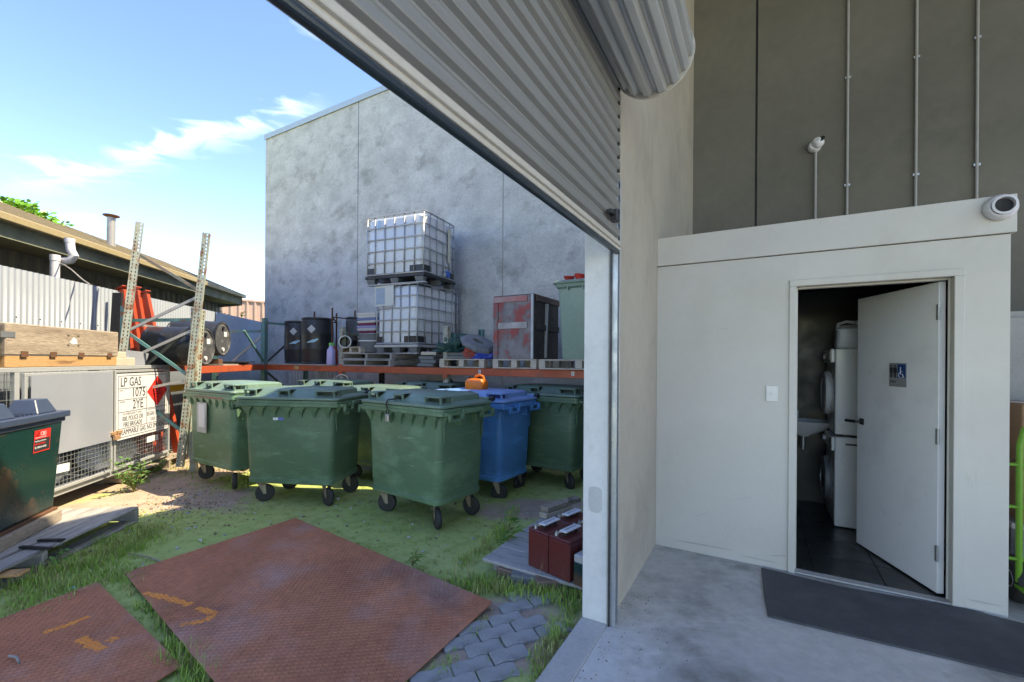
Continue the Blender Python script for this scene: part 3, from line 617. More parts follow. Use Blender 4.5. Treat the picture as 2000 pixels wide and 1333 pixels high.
MB().add([(0,LS,3.15),(rx,LS,3.99),(rx,LS,2.6),(0,LS,2.85)],[(0,1,2,3)]).build('gable_end',M_fascia,sh)
MB().box(-4,-.64,.3,LS-.6,0,2.75).build('shed_core',M_shed,sh)
# flue and plumbing on the shed
p=at(217,480,8.62)
t=thing('roof_flue','grey flue pipe with a rusty cap on the shed roof','flue',(p.x,p.y,p.z-.25))
MB().cyl((0,0,0),(0,0,.82),.068,n=18).build('pipe',M_steelp,t,smooth=True); MB().lathe([(.07,.80),(.13,.83),(.13,.845),(.001,.875)],20,caps=False).build('cap',M_rust,t,smooth=True)
Yp=6.15
p=at(107,545,Yp-.15); q=at(107,498,Yp-.15)
t=thing('downpipe','grey plastic vent pipe standing behind the fence by the shed corner','pipe',(p.x,p.y,0))
MB().cyl((0,0,p.z-.6),(0,0,q.z),.05,n=16).cyl((0,0,q.z-.08),(0,0,q.z),.056,n=16).build('pipe',M_pvc,t,smooth=True)
e=[at(136,470,Yp),at(138,488,Yp),at(145,500,Yp),at(138,508,Yp),at(118,511,Yp-.02)]
t=thing('drain_elbow','grey plastic pipe elbow under the shed gutter','pipe',(0,0,0)); MB().tube(e,.052,14).build('elbow',M_pvc,t,smooth=True)
MB().cyl(e[0]+Vector((0,0,-.03)),e[0]+Vector((.0,0,.03)),.058,n=14).cyl(e[4],e[4]+(e[3]-e[4])*.25,.058,n=14).build('socket',M_pvc,t,smooth=True)
cb_pts=[at(114,514,Yp-.1),at(125,517,Yp-.2),at(140,527,Yp-.3),at(160,545,Yp-.4),at(176,556,Yp-.5)]
tag(MB().tube(cb_pts,.008,6).build('cable',M_timg,smooth=True),'twisted pale cable hanging from the pipe down to the fence','cable')
# far salmon cladding
t=thing('salmon_clad_building','low salmon ribbed metal building beyond the fence','building',(-14.2,16.2,0),R(-45))
zt=at(450,586,18.6).z
corr(None,14,0,zt,M_pink,'wall_sheet',t,amp=.03,pt=.3,nx=6,trap=True)
MB().box(-.1,.04,0,14,zt,zt+.08).build('capping',M_pink,t); MB().box(-6,-.12,0,14,0,zt-.05).build('building_core',M_pink,t)

# ================================================================ WHEELED BINS
def make_bin(body_m,lid_m,label,blue=False):
    t=thing('wheeled_bin',label,'bin')
    W,D,w,d=1.219/2,.789/2,.986/2,.648/2; zr=.93; # local z, 0 = body bottom
    MBb=MB(); r=.07
    def lerp(z): k=z/zr; return (w+(W-.075-w)*k, d+(D-.06-d)*k)
    rings=[rrect(w-.03,d-.03,r,0)]
    for z in (.02,.12,.13,.5,.51,.80,.86):
        hx,hy=lerp(z); o=.006 if z in(.13,.5) else 0
        rings.append(rrect(hx+o*0+(.004 if z>=.13 else 0),hy+(.004 if z>=.13 else 0),r,z))
    hx,hy=lerp(.86)
    MBb.loft(rings,caps=True)
    o=MBb.build('body',body_m,t,smooth=True)
    rm=MB(); rm.loft([rrect(hx-.0,hy-.0,r,.84),rrect(W-.02,D-.02,.05,.862),rrect(W,D,.05,.866),rrect(W,D,.05,.90),rrect(W-.012,D-.012,.05,.903),rrect(W-.012,D-.012,.05,.93),rrect(W-.05,D-.05,.05,.935)])
    rm.build('rim',body_m,t,smooth=True)
    # scallops under the rim (front and back)
    nf=6; zt0=.8615
    for sgn in (-1,1):
        pitch_=(2*hx-.12)/nf
        for k in range(nf+1):
            x=-hx+.06+pitch_*k; h_=pitch_*.5
            prof=[(x-h_,.861),(x-h_*.62,.842),(x-h_*.30,.800),(x-.008,.735),(x+.008,.735),(x+h_*.30,.800),(x+h_*.62,.842),(x+h_,.861)]
            prof=[(min(max(a_,-hx+.01),hx-.01),z_) for a_,z_ in prof]
            yb_=lambda z_: sgn*(lerp(z_)[1]+.003); yo_=lambda z_: sgn*(lerp(z_)[1]+.004+(D-.010-lerp(.86)[1]-.004)*max(0,(z_-.735)/.126)**.8)
            vs=[(a_,yb_(z_),z_) for a_,z_ in prof]+[(a_,yo_(z_),z_) for a_,z_ in prof]; nn=8
            MB().add(vs,[(i,i+1,i+1+nn,i+nn) for i in range(nn-1)]+[tuple(range(nn,2*nn))]).build('rim_rib',body_m,t)
        for y in (-.12,.12): MB().box(*(sorted((sgn*(hx-.0),sgn*(W-.01)))),y-.006,y+.006,.76,.862).build('rim_rib',body_m,t)
    for sx in (-1,1):
        for sy in (-1,1):
            xa=sx*(hx); xb=sx*(W+.0)
            MB().add([(xa,sy*(hy-.05),.60),(sx*(hx+.012),sy*(hy-.05),.60),(sx*(hx+.012),sy*(hy-.05),.78),(xb,sy*(hy-.02),.862),(xa,sy*(hy-.02),.862),
                     (xa,sy*(hy-.062),.60),(sx*(hx+.012),sy*(hy-.062),.60),(sx*(hx+.012),sy*(hy-.062),.78),(xb,sy*(hy-.032),.862),(xa,sy*(hy-.032),.862)],
                    [(0,1,2,3,4),(9,8,7,6,5),(0,5,6,1),(1,6,7,2),(2,7,8,3)]).build('corner_rib',body_m,t)
    for sx in (-1,1):
        for yc in (-D*.55,D*.62):
            h=MB(); x0=sx*(W-.005); x1=sx*(W+.055)
            pts=[(x0,yc-.12,.885),(x1,yc-.12,.885),(x1,yc-.12,.835),(x1,yc+.05,.835),(x1,yc+.05,.885),(x0,yc+.05,.885)]
            h.bar(pts[0],pts[1],.03,.03).bar((x1,yc-.12,.90),(x1,yc-.12,.82),.03,.03).bar((x1,yc-.135,.828),(x1,yc+.065,.828),.03,.022).bar((x1,yc+.05,.82),(x1,yc+.05,.90),.03,.03).bar(pts[4],pts[5],.03,.03)
            h.build('lifting_lug',body_m,t)
        MB().bar((sx*(W+.055),-D*.55+.05,.905),(sx*(W+.055),D*.62-.12,.905),.026,.03).build('side_rail',body_m,t)
    # lid: stepped, with handle pockets along the front edge
    ld=MB(); z0=.938
    ld.loft([rrect(W-.005,D-.005,.05,z0),rrect(W-.002,D-.002,.05,z0+.012),rrect(W-.008,D-.008,.05,z0+.026),rrect(W-.05,D-.05,.06,z0+.030),rrect(W-.075,D-.075,.06,z0+.045)])
    ld.build('lid_edge',lid_m,t,smooth=True)
    # raised deck made of a loft with sloping front broken by pockets
    segs=[(-.50,-.30),( -.30,-.12),(-.12,.12),(.12,.30),(.30,.50)]
    up=MB(); xf=W-.07; yf=-(D-.07); yb=D-.06; zt=z0+.115; zm=z0+.032
    up.box(-xf+.10,xf-.10,yf+.11,yb-.03,zm,zt,t=.0)
    MBt=MB()
    # deck slab (slightly domed)
    MBt.loft([rrect(xf-.045,(yb-yf)/2-.05,.05,zm),rrect(xf-.05,(yb-yf)/2-.055,.05,zt-.02),rrect(xf-.075,(yb-yf)/2-.085,.06,zt-.002),rrect(xf*.55,(yb-yf)*.25,.05,zt+.006)],M=T(0,(yf+yb)/2+.035,0))
    MBt.build('lid',lid_m,t,smooth=True)
    for x0,x1 in ((-xf+.16,-xf+.40),(xf-.52,xf-.24)):
        MB().add([(x0,yf+.10,zt-.008),(x1,yf+.10,zt-.008),(x1+.02,yf-.015,zm),(x0-.02,yf-.015,zm),(x0,yf+.16,zm),(x1,yf+.16,zm)],[(0,3,2,1),(0,4,3),(1,2,5)]).build('lid_front_step',lid_m,t,bevel=.004)
    for k,(x0,x1) in enumerate(((-xf+.005,-xf+.15),(-xf+.41,xf-.53),(xf-.23,xf-.005))):
        hb=MB(); hb.bar((x0,yf-.0,zt-.018),(x1,yf-.0,zt-.018),.03,.018).bar((x0+.01,yf,zt-.018),(x0+.01,yf+.01,zm),.022,.02).bar((x1-.01,yf,zt-.018),(x1-.01,yf+.01,zm),.022,.02)
        hb.add([(x0,yf,zt-.010),(x1,yf,zt-.010),(x1,yf+.12,zt-.006),(x0,yf+.12,zt-.006)],[(0,1,2,3)])
        if k!=1:
            sx=-1 if k==0 else 1
            hb.bar((sx*(xf-.005),yf,zt-.018),(sx*(xf-.005),yf+.16,zt-.018),.02,.018).bar((sx*(xf-.005),yf+.155,zt-.018),(sx*(xf-.005),yf+.155,zm),.02,.02)
            xx0,xx1=sorted((sx*(xf-.0),sx*(xf-.09))); hb.add([(xx0,yf+.1205,zt-.012),(xx1,yf+.1205,zt-.012),(xx1,yf+.16,zt-.007),(xx0,yf+.16,zt-.007)],[(0,1,2,3)])
        hb.build('lid_handle',lid_m,t,bevel=.004)
        MB().box(x0+.005,x1-.01,yf+.07,yf+.075,zm,zt-.014).build('handle_recess',mat(body_m.name+'_recess',(.012,.03,.018) if not blue else (.01,.04,.2),None,3,.6),t)
    MB().cyl((-W+.05,D-.01,z0+.04),(W-.05,D-.01,z0+.04),.018,n=10).box(-W+.05,W-.05,D-.06,D-.02,z0+.02,z0+.05).build('hinge_rail',lid_m,t,smooth=False)
    MB().cyl((W-.05,D-.01,z0+.045),(W+.0,D-.01,z0+.045),.026,n=12).build('hinge_knob',M_black,t,smooth=True)
    # bottom skirt step
    MB().loft([rrect(w-.012,d-.012,.06,.0),rrect(w+.006,d+.006,.065,.01),rrect(w+.010,d+.010,.065,.055),rrect(w+.0,d+.0,.065,.062)],caps=False).build('skirt',body_m,t,smooth=True)
    # four castors
    random.seed(hash(label)%1000 if False else len(label))
    for sx in (-1,1):
        for sy in (-1,1):
            cx_,cy_=sx*(w-.10),sy*(d-.09); an=random.uniform(-1.1,1.1)+(math.pi/2 if random.random()<.5 else 0)
            c=MB(); M_=T(cx_,cy_,0,0,0,an)
            c.box(-.055,.055,-.045,.045,-.012,.004,0,M_)
            for yy in (-.032,.026):
                c.add([(x,yy+o_,z) for o_ in (0,.005) for x,z in ((-.04,-.012),(.045,-.012),(.055,-.145),(.025,-.145))],[(0,1,2,3),(7,6,5,4),(0,4,5,1),(1,5,6,2),(2,6,7,3),(3,7,4,0)],0,M_)
            co_=c.build('castor',M_fork,t,bevel=.002)
            MB().lathe([(.055,-.022),(.088,-.024),(.098,-.014),(.1,0),(.098,.014),(.088,.024),(.055,.022)],24,M_@T(.04,0,-.135,R(90))).build('tyre',M_tread,co_,smooth=True)
            MB().lathe([(.001,-.016),(.05,-.016),(.057,-.02),(.057,.02),(.05,.016),(.001,.016)],18,M_@T(.04,0,-.135,R(90))).build('hub',M_hub,co_,smooth=True)
    return t
BZ=.115
gB=make_bin(M_green,M_greenl,'green wheeled bin with a small blue and white sticker on its front')
gB.location=(-2.416,5.176,BZ); gB.rotation_euler=(0,0,R(-7.1))
grp='green wheeled bins parked in the yard'; gB['group']=grp
gA=dup(gB,(-3.60,5.80,BZ+.03),R(-30.7),'leftmost green wheeled bin, paper in a clear sleeve and red tape on its rim',grp)
gC=dup(gB,(-.909,4.682,BZ-.003),R(-35.1),'green wheeled bin nearest the camera, with a padlock on its lid',grp)
gG=dup(gB,(.53,5.99,BZ),R(-35),'green wheeled bin to the right of the blue bin by the pier',grp)
gD=dup(gB,(-2.80,7.08,BZ),YA,'green wheeled bin at the back under the black drums, before the pale hose loop',grp)
gE=dup(gB,(-1.75,6.12,BZ-.03),R(-27),'green wheeled bin just behind the padlocked one, only its lid showing',grp)
gF=dup(gB,(-1.17,6.80,BZ-.01),YA,'green wheeled bin farthest back beside the orange fuel can',grp)
def recol(root,mp_):
    for o in [root]+list(root.children_recursive):
        if o.type!='MESH': continue
        for sl_ in o.material_slots:
            if sl_.material and sl_.material.name in mp_:
                m_=mp_[sl_.material.name]; sl_.link='OBJECT'; sl_.material=m_
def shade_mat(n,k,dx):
    m_=MATS[n].copy(); m_.name=n+'_toned'
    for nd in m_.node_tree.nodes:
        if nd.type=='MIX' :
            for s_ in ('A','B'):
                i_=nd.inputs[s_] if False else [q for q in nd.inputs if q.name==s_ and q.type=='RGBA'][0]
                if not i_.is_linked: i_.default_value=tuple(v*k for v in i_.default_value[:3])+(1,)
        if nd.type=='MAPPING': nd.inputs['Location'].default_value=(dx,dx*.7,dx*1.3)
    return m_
for bin_,k,dx in ((gA,1.25,3.1),(gC,1.12,7.7),(gD,.95,11),(gE,.92,5),(gF,.9,9),(gG,.85,13)):  # per-bin fading; leftmost bin also lightened to paint sun sheen on it
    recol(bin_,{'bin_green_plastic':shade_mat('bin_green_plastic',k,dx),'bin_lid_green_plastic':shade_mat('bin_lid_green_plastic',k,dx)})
bU=make_bin(M_blue,M_bluel,'bright blue wheeled bin with a scuffed side','blue'); bU.location=(-.378,5.635,BZ-.04); bU.rotation_euler=(0,0,R(-33.5))
# extras on bins
ry=-(.648/2+(.789/2-.06-.648/2)*.8)
mb=MB().box(-.18,-.055,-.354,-.350,.70,.775).box(-.18,-.12,-.3555,-.3541,.70,.775,1).box(-.118,-.055,-.3555,-.3541,.702,.773,2)
mb.build('sticker',[M_sign,M_paper,mat('sticker_blue',(.10,.16,.55))],gB,rot=(R(-1.5),0,0))
MB().box(-.26,-.02,-.372,-.368,.42,.80).box(-.21,-.06,-.3745,-.3721,.49,.78,1).build('document_sleeve',[M_galvd,M_sign],gA)
MB().box(-.28,.42,-.3965,-.3950,.868,.885).build('red_tape',mat('faded_red_tape',(.40,.09,.08),(.10,.14,.09),9,.5),gA)
pl=MB().box(-.145,-.095,-.425,-.400,.765,.84).build('padlock',M_galv,gC,bevel=.005)
MB().tube([(-.138,-.412,.84),(-.138,-.412,.88),(-.12,-.412,.892),(-.102,-.412,.88),(-.102,-.412,.84)],.005,8).tube([(-.12,-.412,.888),(-.15,-.41,.94),(-.14,-.39,.985),(-.09,-.36,.99),(-.05,-.33,1.03)],.008,6).build('shackle',M_black,pl,smooth=True)

# ================================================================ PALLETS
def board_mesh(lx,ly,lz,m,name): return MB().box(0,lx,0,ly,0,lz).mesh(name,m)
def pallet(label,loc,rot,W_=1.165,D_=1.165,h=.14,nb=7,m=None,mx_=None,blocks=False,group=None,cat='pallet',name='pallet',bw=.10):
    """boards run along x, bearers along y"""
    m=m or M_timgx; mx_=mx_ or M_timg
    t=thing(name,label,cat,loc,rot,group); tb_=.018
    bm_=board_mesh(W_,bw,tb_,m,'deck_board'); gap=(D_-nb*bw)/(nb-1)
    for i in range(nb): link(bm_,'deck_board',t,.003,loc=(0+random.uniform(-.004,.004),i*(bw+gap),h-tb_),rot=random.uniform(-.004,.004))
    for i in (0,nb//2,nb-1): link(bm_,'bottom_board',t,.003,loc=(0,i*(bw+gap),0))
    if blocks:
        bk=MB().box(0,.09,0,.10,0,h-2*tb_-.002).mesh('block',mx_)
        for x in (0,W_/2-.045,W_-.09):
            for y in (0,D_/2-.05,D_-.10): link(bk,'block',t,.003,loc=(x+.001,y,tb_+.001))
    else:
        be=MB().box(0,.045,0,D_,0,h-2*tb_-.002).mesh('bearer',mx_)
        for x in (0.002,W_/2-.022,W_-.047): link(be,'bearer',t,.003,loc=(x,0.001,tb_+.001))
    return t
# ================================================================ RACKS
def upright(H_,m,parent,loc,rot=0,w=.085,dp=.07,holes=True):
    mb=MB(); 
    if holes:
        pt=.052; n=int(H_/pt); hw=.012; hh=.026; cs=(-.021,.021)
        xs=[-w/2,cs[0]-hw/2,cs[0]+hw/2,cs[1]-hw/2,cs[1]+hw/2,w/2]
        for i in range(n):
            z0=i*pt; a=z0+.013; b_=a+hh; z1=z0+pt
            for (zz0,zz1) in ((z0,a),(b_,z1)): mb.add([(xs[0],0,zz0),(xs[5],0,zz0),(xs[5],0,zz1),(xs[0],0,zz1)],[(0,1,2,3)])
            for j in (0,2,4): mb.add([(xs[j],0,a),(xs[j+1],0,a),(xs[j+1],0,b_),(xs[j],0,b_)],[(0,1,2,3)])
        H_=n*pt
    else: mb.add([(-w/2,0,0),(w/2,0,0),(w/2,0,H_),(-w/2,0,H_)],[(0,1,2,3)])
    for s in (-1,1):
        x=s*w/2
        mb.add([(x,0,0),(x,dp,0),(x,dp,H_),(x,0,H_)],[(0,1,2,3)]).add([(x,dp,0),(x-s*.02,dp,0),(x-s*.02,dp,H_),(x,dp,H_)],[(0,1,2,3)])
    o=mb.build('upright',m,parent,loc=loc,rot=rot); s=o.modifiers.new('t','SOLIDIFY'); s.thickness=.002; return o
RA=2.80; RDp=.92; HB=1.385
rk=thing('pallet_rack','orange beamed pallet rack standing along the concrete wall','rack',Q,YA)
ups=[b_at(515,RA),b_at(667,RA),b_at(871,RA),b_at(1185,RA)]
for i,(b,hh,mm) in enumerate(zip(ups,(2.35,2.08,2.02,2.0),(M_teal,M_upr,M_upr,M_upr))):
    upright(hh+.12,mm,rk,(b,RA-.01,-.12)); upright(hh+.12,M_teal if i!=1 else M_uprd,rk,(b,RA+RDp+.06,-.12),rot=math.pi,holes=False)
    MB().bar((b,RA+.06,hh-.12),(b,RA+RDp-.0,hh-.12),.035,.045).build('cross_brace',M_teal,rk)
    MB().bar((b,RA+.06,HB+.05),(b,RA+RDp,hh-.16),.03,.035).build('diagonal_brace',M_uprd,rk)
    MB().bar((b,RA+.06,HB-.15),(b,RA+RDp,.5),.03,.035).build('diagonal_brace',M_uprd,rk)
    MB().bar((b,RA+.06,.1),(b,RA+RDp,.1),.035,.045).build('cross_brace',M_teal,rk)
for i in range(3):
    x0,x1=ups[i]+.045,ups[i+1]-.045
    for y in (RA-.03,RA+RDp): MB().box(x0,x1,y,y+.05,HB-.105,HB).box(x0-.045,x0,y-.003,y+.01,HB-.16,HB+.03).box(x1,x1+.045,y-.003,y+.01,HB-.16,HB+.03).build('beam',M_orange,rk,bevel=.004)
for x,s in ((1000,'5'),(1060+59,'5'),(700,'C'),(597,'E')):
    pass
lb=MB()
for x,s in ((937,'5'),(1119,'5')):
    b=b_at(x,RA-.03); lb.box(b-.02,b+.02,RA-.0325,RA-.0305,HB-.075,HB-.02)
lb.build('beam_label',M_sign,rk)
for x,s in ((937,'5'),(1119,'5'),(698,'C'),(618,'H')):
    b=b_at(x,RA-.03); text(s,.05,'beam_number',M_ink,rk,(b-.013,RA-.0335,HB-.066),(R(90),0,0))
bb=b_at(579,RA-.03); MB().box(bb-.07,bb+.07,RA-.0325,RA-.0305,HB-.08,HB-.01).build('old_label',mat('yellowed_label',(.55,.42,.22),(.4,.2,.1),14,.8),rk)
# deck sheet under the drums
d0,d1=b_at(522,RA)+.1,b_at(655,RA)
MB().box(d0,d1,RA-.05,RA+RDp+.03,HB+.001,HB+.019).build('shelf_board',M_timgx,rk)
MB().box(ups[1]+.1,ups[2]+.2,RA+.05,RA+RDp-.05,HB-.06,HB-.005).build('shelf_mesh',M_steeld,rk)
# left rack along the fence
lr=thing('side_rack','short teal and orange rack along the fence holding two lying drums','rack',(-4.50,6.30,0),FR)  # local +y away along fence, x right = front
# length to the corner
LL=2.55
lupr=[upright(2.36,M_teal if k else M_upr,lr,(0.0 if k==0 else 0,0 if k==0 else LL,-.12),rot=R(90) ) for k in (0,1)]
upright(2.34,M_teal,lr,(-.95,0,-.12),rot=R(-90),holes=False); upright(2.34,M_teal,lr,(-.95,LL,-.12),rot=R(-90),holes=False)
for y in (0,LL):
    MB().bar((-.07,y,2.05),(-.9,y,2.02),.035,.045).build('cross_brace',M_teal,lr)
    MB().bar((-.07,y,1.95),(-.9,y,1.15),.03,.04).build('diagonal_brace',M_galv if y else M_uprd,lr); MB().bar((-.9,y,1.1),(-.07,y,.35),.03,.04).build('diagonal_brace',M_teal,lr)
MB().bar((0,LL-.1,1.45),(0,LL-1.0,2.0),.03,.035).build('diagonal_brace',M_teal,lr); MB().bar((-.9,LL+.3,1.98),(-.9,LL-2.2,1.98),.03,.03).build('cross_brace',M_galv,lr)
for x in (-.02,-.93): MB().box(x-.025,x+.025,.045,LL-.045,HB-.105,HB).build('beam',M_orange,lr,bevel=.004)
MB().box(-.9,-.86,.05,LL,.95,1.06).build('lower_beam',M_yel,lr,label='yellow lower beam')
MB().box(-.8,-.05,.9,LL-.1,HB+.0,HB+.02).build('shelf_board',M_timg,lr)
# flat black bars on the side rack
for k,(y,x,z) in enumerate(((1.75,-.25,.02),(1.8,-.12,.042),(2.0,-.35,.042))):
    tag(MB().box(-.30,.12,-.35,.35,0,.02).build('steel_bar',M_black,loc=lr.matrix_world@Vector((0,0,0)) if False else Vector((-4.50,6.30,HB+z))+fd*y+fn*x,rot=FR+.15*k,bevel=.003),('nearest','middle','farthest')[k]+' flat black bar lying on the side rack past the drums','steel bar','flat bars on the side rack')
# drums
def drum_mesh():
    p=[(.27,0),(.282,.01),(.282,.03),(.275,.04),(.286,.10),(.29,.27),(.294,.285),(.294,.30),(.29,.315),(.29,.56),(.294,.575),(.294,.59),(.29,.605),(.286,.80),(.275,.84),(.290,.855),(.290,.875),(.27,.88)]
    return p
def drum(label,loc,rot,group,open_=False):
    t=thing('plastic_drum',label,'drum',loc,rot,group)
    MB().lathe([(.001,0)]+drum_mesh()+[(.262,.879)],40,caps=False).build('shell',M_blackp,t,smooth=True)
    MB().lathe([(.001,.868),(.26,.868),(.262,.884),(.272,.884)],36,caps=False).build('head',mat('scuffed_drum_head',(.09,.095,.105),(.055,.06,.068),4,.55,0,.1,stain=(.28,.28,.29),sscale=5,slo=.5,shi=.66,samt=.6),t,smooth=True)
    for x in (-.18,.18): MB().cyl((x,0,.869),(x,0,.892),.032,n=16).build('bung',M_blackp if x<0 else M_pvc,t,smooth=True)
    MB().box(-.12,-.04,.05,.15,.8685,.8705).build('head_label',M_paper,t)
    return t
qx=Euler((0,R(90),FR+R(0)))
for k,(x,y,Y,z,lab) in enumerate(((402,678,6.68,1.68,'nearer black drum lying on its side on the side rack'),(436,661,7.38,1.83,'farther black drum lying on its side, propped higher on the side rack'))):
    c=at(x,y,Y); c.z=z; base=c-fn*.88
    d_=drum(lab,c-fn*(.88*.84),(0,R(90),FR),'black plastic drums lying on the side rack'); d_.scale=(1,1,.84)
# prop under second drum
tag(MB().box(-.35,.05,-.07,.07,0,.13).build('prop_block',M_rust,loc=at(425,700,7.35)-Vector((0,0,.14)),rot=FR,bevel=.006),'rusty block wedged under the farther lying drum','block')
for k,(x,Y,lab) in enumerate(((585,RA+.62,'black drum partly hidden at the far left of the standing group'),(622,RA+.30,'black drum in front of the standing group, with a faded diamond sticker'),(706,RA+.62,'black ribbed drum standing behind the perforated post'))):
    b=b_at(x,Y); p=F(Y,b,HB+.02)
    if k==1: b=b_at(620,Y); p=F(Y,b,HB+.02)
    d=drum(lab,p,YA,'black plastic drums standing on the rack')
    if k<2:
        MB().box(-.055,.055,-.003,.003,-.055,.055).build('diamond_sticker',M_galvd,d,loc=(.293*math.cos(R(-58)),.293*math.sin(R(-58)),.66),rot=(0,R(45),R(32)))
        MB().add([(-.12,0,0),(.02,-.004,.01),(.10,0,.06),(.09,.0,.085),(-.02,-.003,.055)],[(0,1,2,3,4)]).build('torn_label',mat('torn_label_blue',(.45,.62,.72),(.12,.45,.6),12,.6),d,loc=(.299*math.cos(R(-52)),.299*math.sin(R(-52)),.40),rot=(0,0,R(38)))

# ================================================================ IBC TANKS
def ibc(label,loc,rot,LX,LY,plates):
    t=thing('caged_tank',label,'tank',loc,rot,'white caged tanks stacked on the rack')   # near corner at local (0,0): x to -LX, y to +LY
    hb=.15; H_=1.16; x0,x1,y0,y1=-LX,0,0,LY; cx,cy=-LX/2,LY/2; hx,hy=LX/2,LY/2
    MB().loft([rrect(hx-.05,hy-.05,.08,hb+.01),rrect(hx-.03,hy-.03,.10,hb+.05),rrect(hx-.03,hy-.03,.10,H_-.08),rrect(hx-.06,hy-.06,.1,H_-.035),rrect(hx*.5,hy*.5,.1,H_-.02)],M=T(cx,cy,0)).build('bottle',M_ibc,t,smooth=True)
    pts=lambda z:[(cx+p[0],cy+p[1],z) for p in rrect(hx-.008,hy-.008,.07,0,3)]
    for k in range(6):
        z=hb+.02+(H_-.01-hb-.02)*k/5
        MB().tube(pts(z),.0105 if 0<k<5 else .014,6,closed=True).build('cage_hoop',M_galv,t,smooth=True)
    vb=MB().cyl((0,0,hb+.01),(0,0,H_-.012),.011,n=6).mesh('cage_bar',M_galv,True)
    nx_=round(LX/.185);ny_=round(LY/.185)
    for i in range(1,nx_):
        for y in (.014,LY-.014): link(vb,'cage_bar',t,loc=(x0+LX*i/nx_,y,0))
    for i in range(1,ny_):
        for x in (x0+.014,-.014): link(vb,'cage_bar',t,loc=(x,LY*i/ny_,0))
    for x,y in ((x0+.03,.03),(-.03,.03),(-.03,LY-.03),(x0+.03,LY-.03)): link(vb,'cage_bar',t,loc=(x,y,0))
    # pallet: feet + deck
    MB().box(x0,x1,y0,y1,.105,hb).build('pallet_deck',M_galvd if not plates else M_blackp,t,bevel=.006)
    for x in (x0+.02,cx-.09,-.20):
        for y in (.0+.01,cy-.06,LY-.13): MB().box(x,x+.18,y,y+.12,0.016,.1045,tb=.02).build('pallet_foot',M_grub,t,bevel=.008)
    for y in (.02,LY-.12): MB().box(x0+.01,-.01,y,y+.10,0,.0155).build('pallet_skid',M_galvd,t)
    # dark corner guards and lower wells
    for x,w_ in ((x0+.022,.15),(-.30,.27)): MB().box(x,x+w_,.0225,.030,hb+.012,hb+.14).build('corner_guard',M_blackp,t,bevel=.006)
    MB().box(-.0305,-.0225,.03,.25,hb+.012,hb+.14).build('corner_guard',M_blackp,t,bevel=.006)
    MB().box(-.0305,-.0225,LY-.24,LY-.04,hb+.012,hb+.14).build('corner_guard',M_blackp,t,bevel=.006)
    MB().cyl((cx,cy,H_-.03),(cx,cy,H_+.012),.09,n=20).build('filler_cap',M_redp if False else M_pvc,t,smooth=True)
    return t
u=ibc('upper white caged tank with a blue tap, stacked on the other',at(828,548,7.05),R(-23),1.2,1.0,True); u.location.z=2.755
v_=MB().cyl((0.0,.6,.20),(.07,.6,.20),.04,n=14).build('outlet_valve',M_galvd,u,smooth=True); MB().bar((.06,.56,.26),(.06,.68,.26),.03,.03).cyl((.07,.6,.2),(.10,.6,.2),.045,n=12).build('valve_handle',mat('valve_blue',(.02,.16,.6)),v_)
MB().box(-.018,-.0165,.38,.62,.78,1.10).build('id_plate',M_paper,u)
MB().box(.0,.0015,.72,.80,.45,1.05).build('yellow_label',mat('label_yellow',(.66,.60,.35),(.6,.6,.55),6,.6),u)
MB().box(-.93,-.89,-.006,-.004,.94,1.08).build('tag',mat('tag_blue',(.25,.5,.75)),u)
l_=ibc('lower white caged tank standing on stacked pallets with a blank label plate',at(815,689,7.1),R(-27),.93,1.2,False); l_.location.z=1.60
MB().box(-.915,-.50,-.006,-.003,.80,1.14).build('label_plate',mat('plate_cream',(.60,.61,.57),(.52,.54,.52),3,.5),l_); MB().box(-.89,-.69,-.0075,-.0061,.83,1.11).build('label_print',mat('print_blue_grey',(.33,.42,.52)),l_)
# pallets on the rack
def onrack(px,a,z): return F(a,b_at(px,a),z)
pallet('upper of the two grey pallets stacked directly under the lower caged tank',onrack(668,2.80,HB+.115),YA+.02,1.17,1.1,.108,6,group='pallets on the rack')
pallet('lower of the two grey pallets, lying on the orange beam under the tanks',onrack(667,2.78,HB+.003),YA,1.17,1.1,.110,6,group='pallets on the rack')
pallet('small brown pallet section on top of the stack left of the tanks',onrack(664,2.80,HB+.225),YA+.03,.50,.9,.11,5,m=M_timl,mx_=M_timl,group='pallets on the rack')
pallet('pale block pallet under the green tarp',onrack(858,2.74,HB+.003),YA,.80,.95,.13,5,m=M_timl,mx_=M_timl,blocks=True,group='pallets on the rack')
pallet('pale block pallet under the red and silver crate',onrack(962,2.74,HB+.003),YA,.68,1.0,.13,5,m=M_timl,mx_=M_timl,blocks=True,group='pallets on the rack')
pallet('pale block pallet under the wheelie bin',onrack(1052,2.70,HB+.003),YA,1.1,1.0,.13,5,m=M_timl,mx_=M_timl,blocks=True,group='pallets on the rack')
for k,(px,z) in enumerate(((826,.12),(829,.065),(824,.012))):
    tag(MB().box(-.02,.28,-.02,.75,0,.05).build('dark_timber',M_grub,loc=onrack(px-5,2.80,HB+z),rot=YA+.03*k,bevel=.004),('topmost','middle','bottom')[k]+' of three dark beams stacked beside the tank pallets','beam','dark beams on the rack')
tag(MB().box(0,.3,0,.05,0,.05).build('steel_offcut',M_timl,loc=onrack(822,2.82,HB+.19),rot=YA,bevel=.004),'pale rusty offcut lying on the dark beams','offcut')
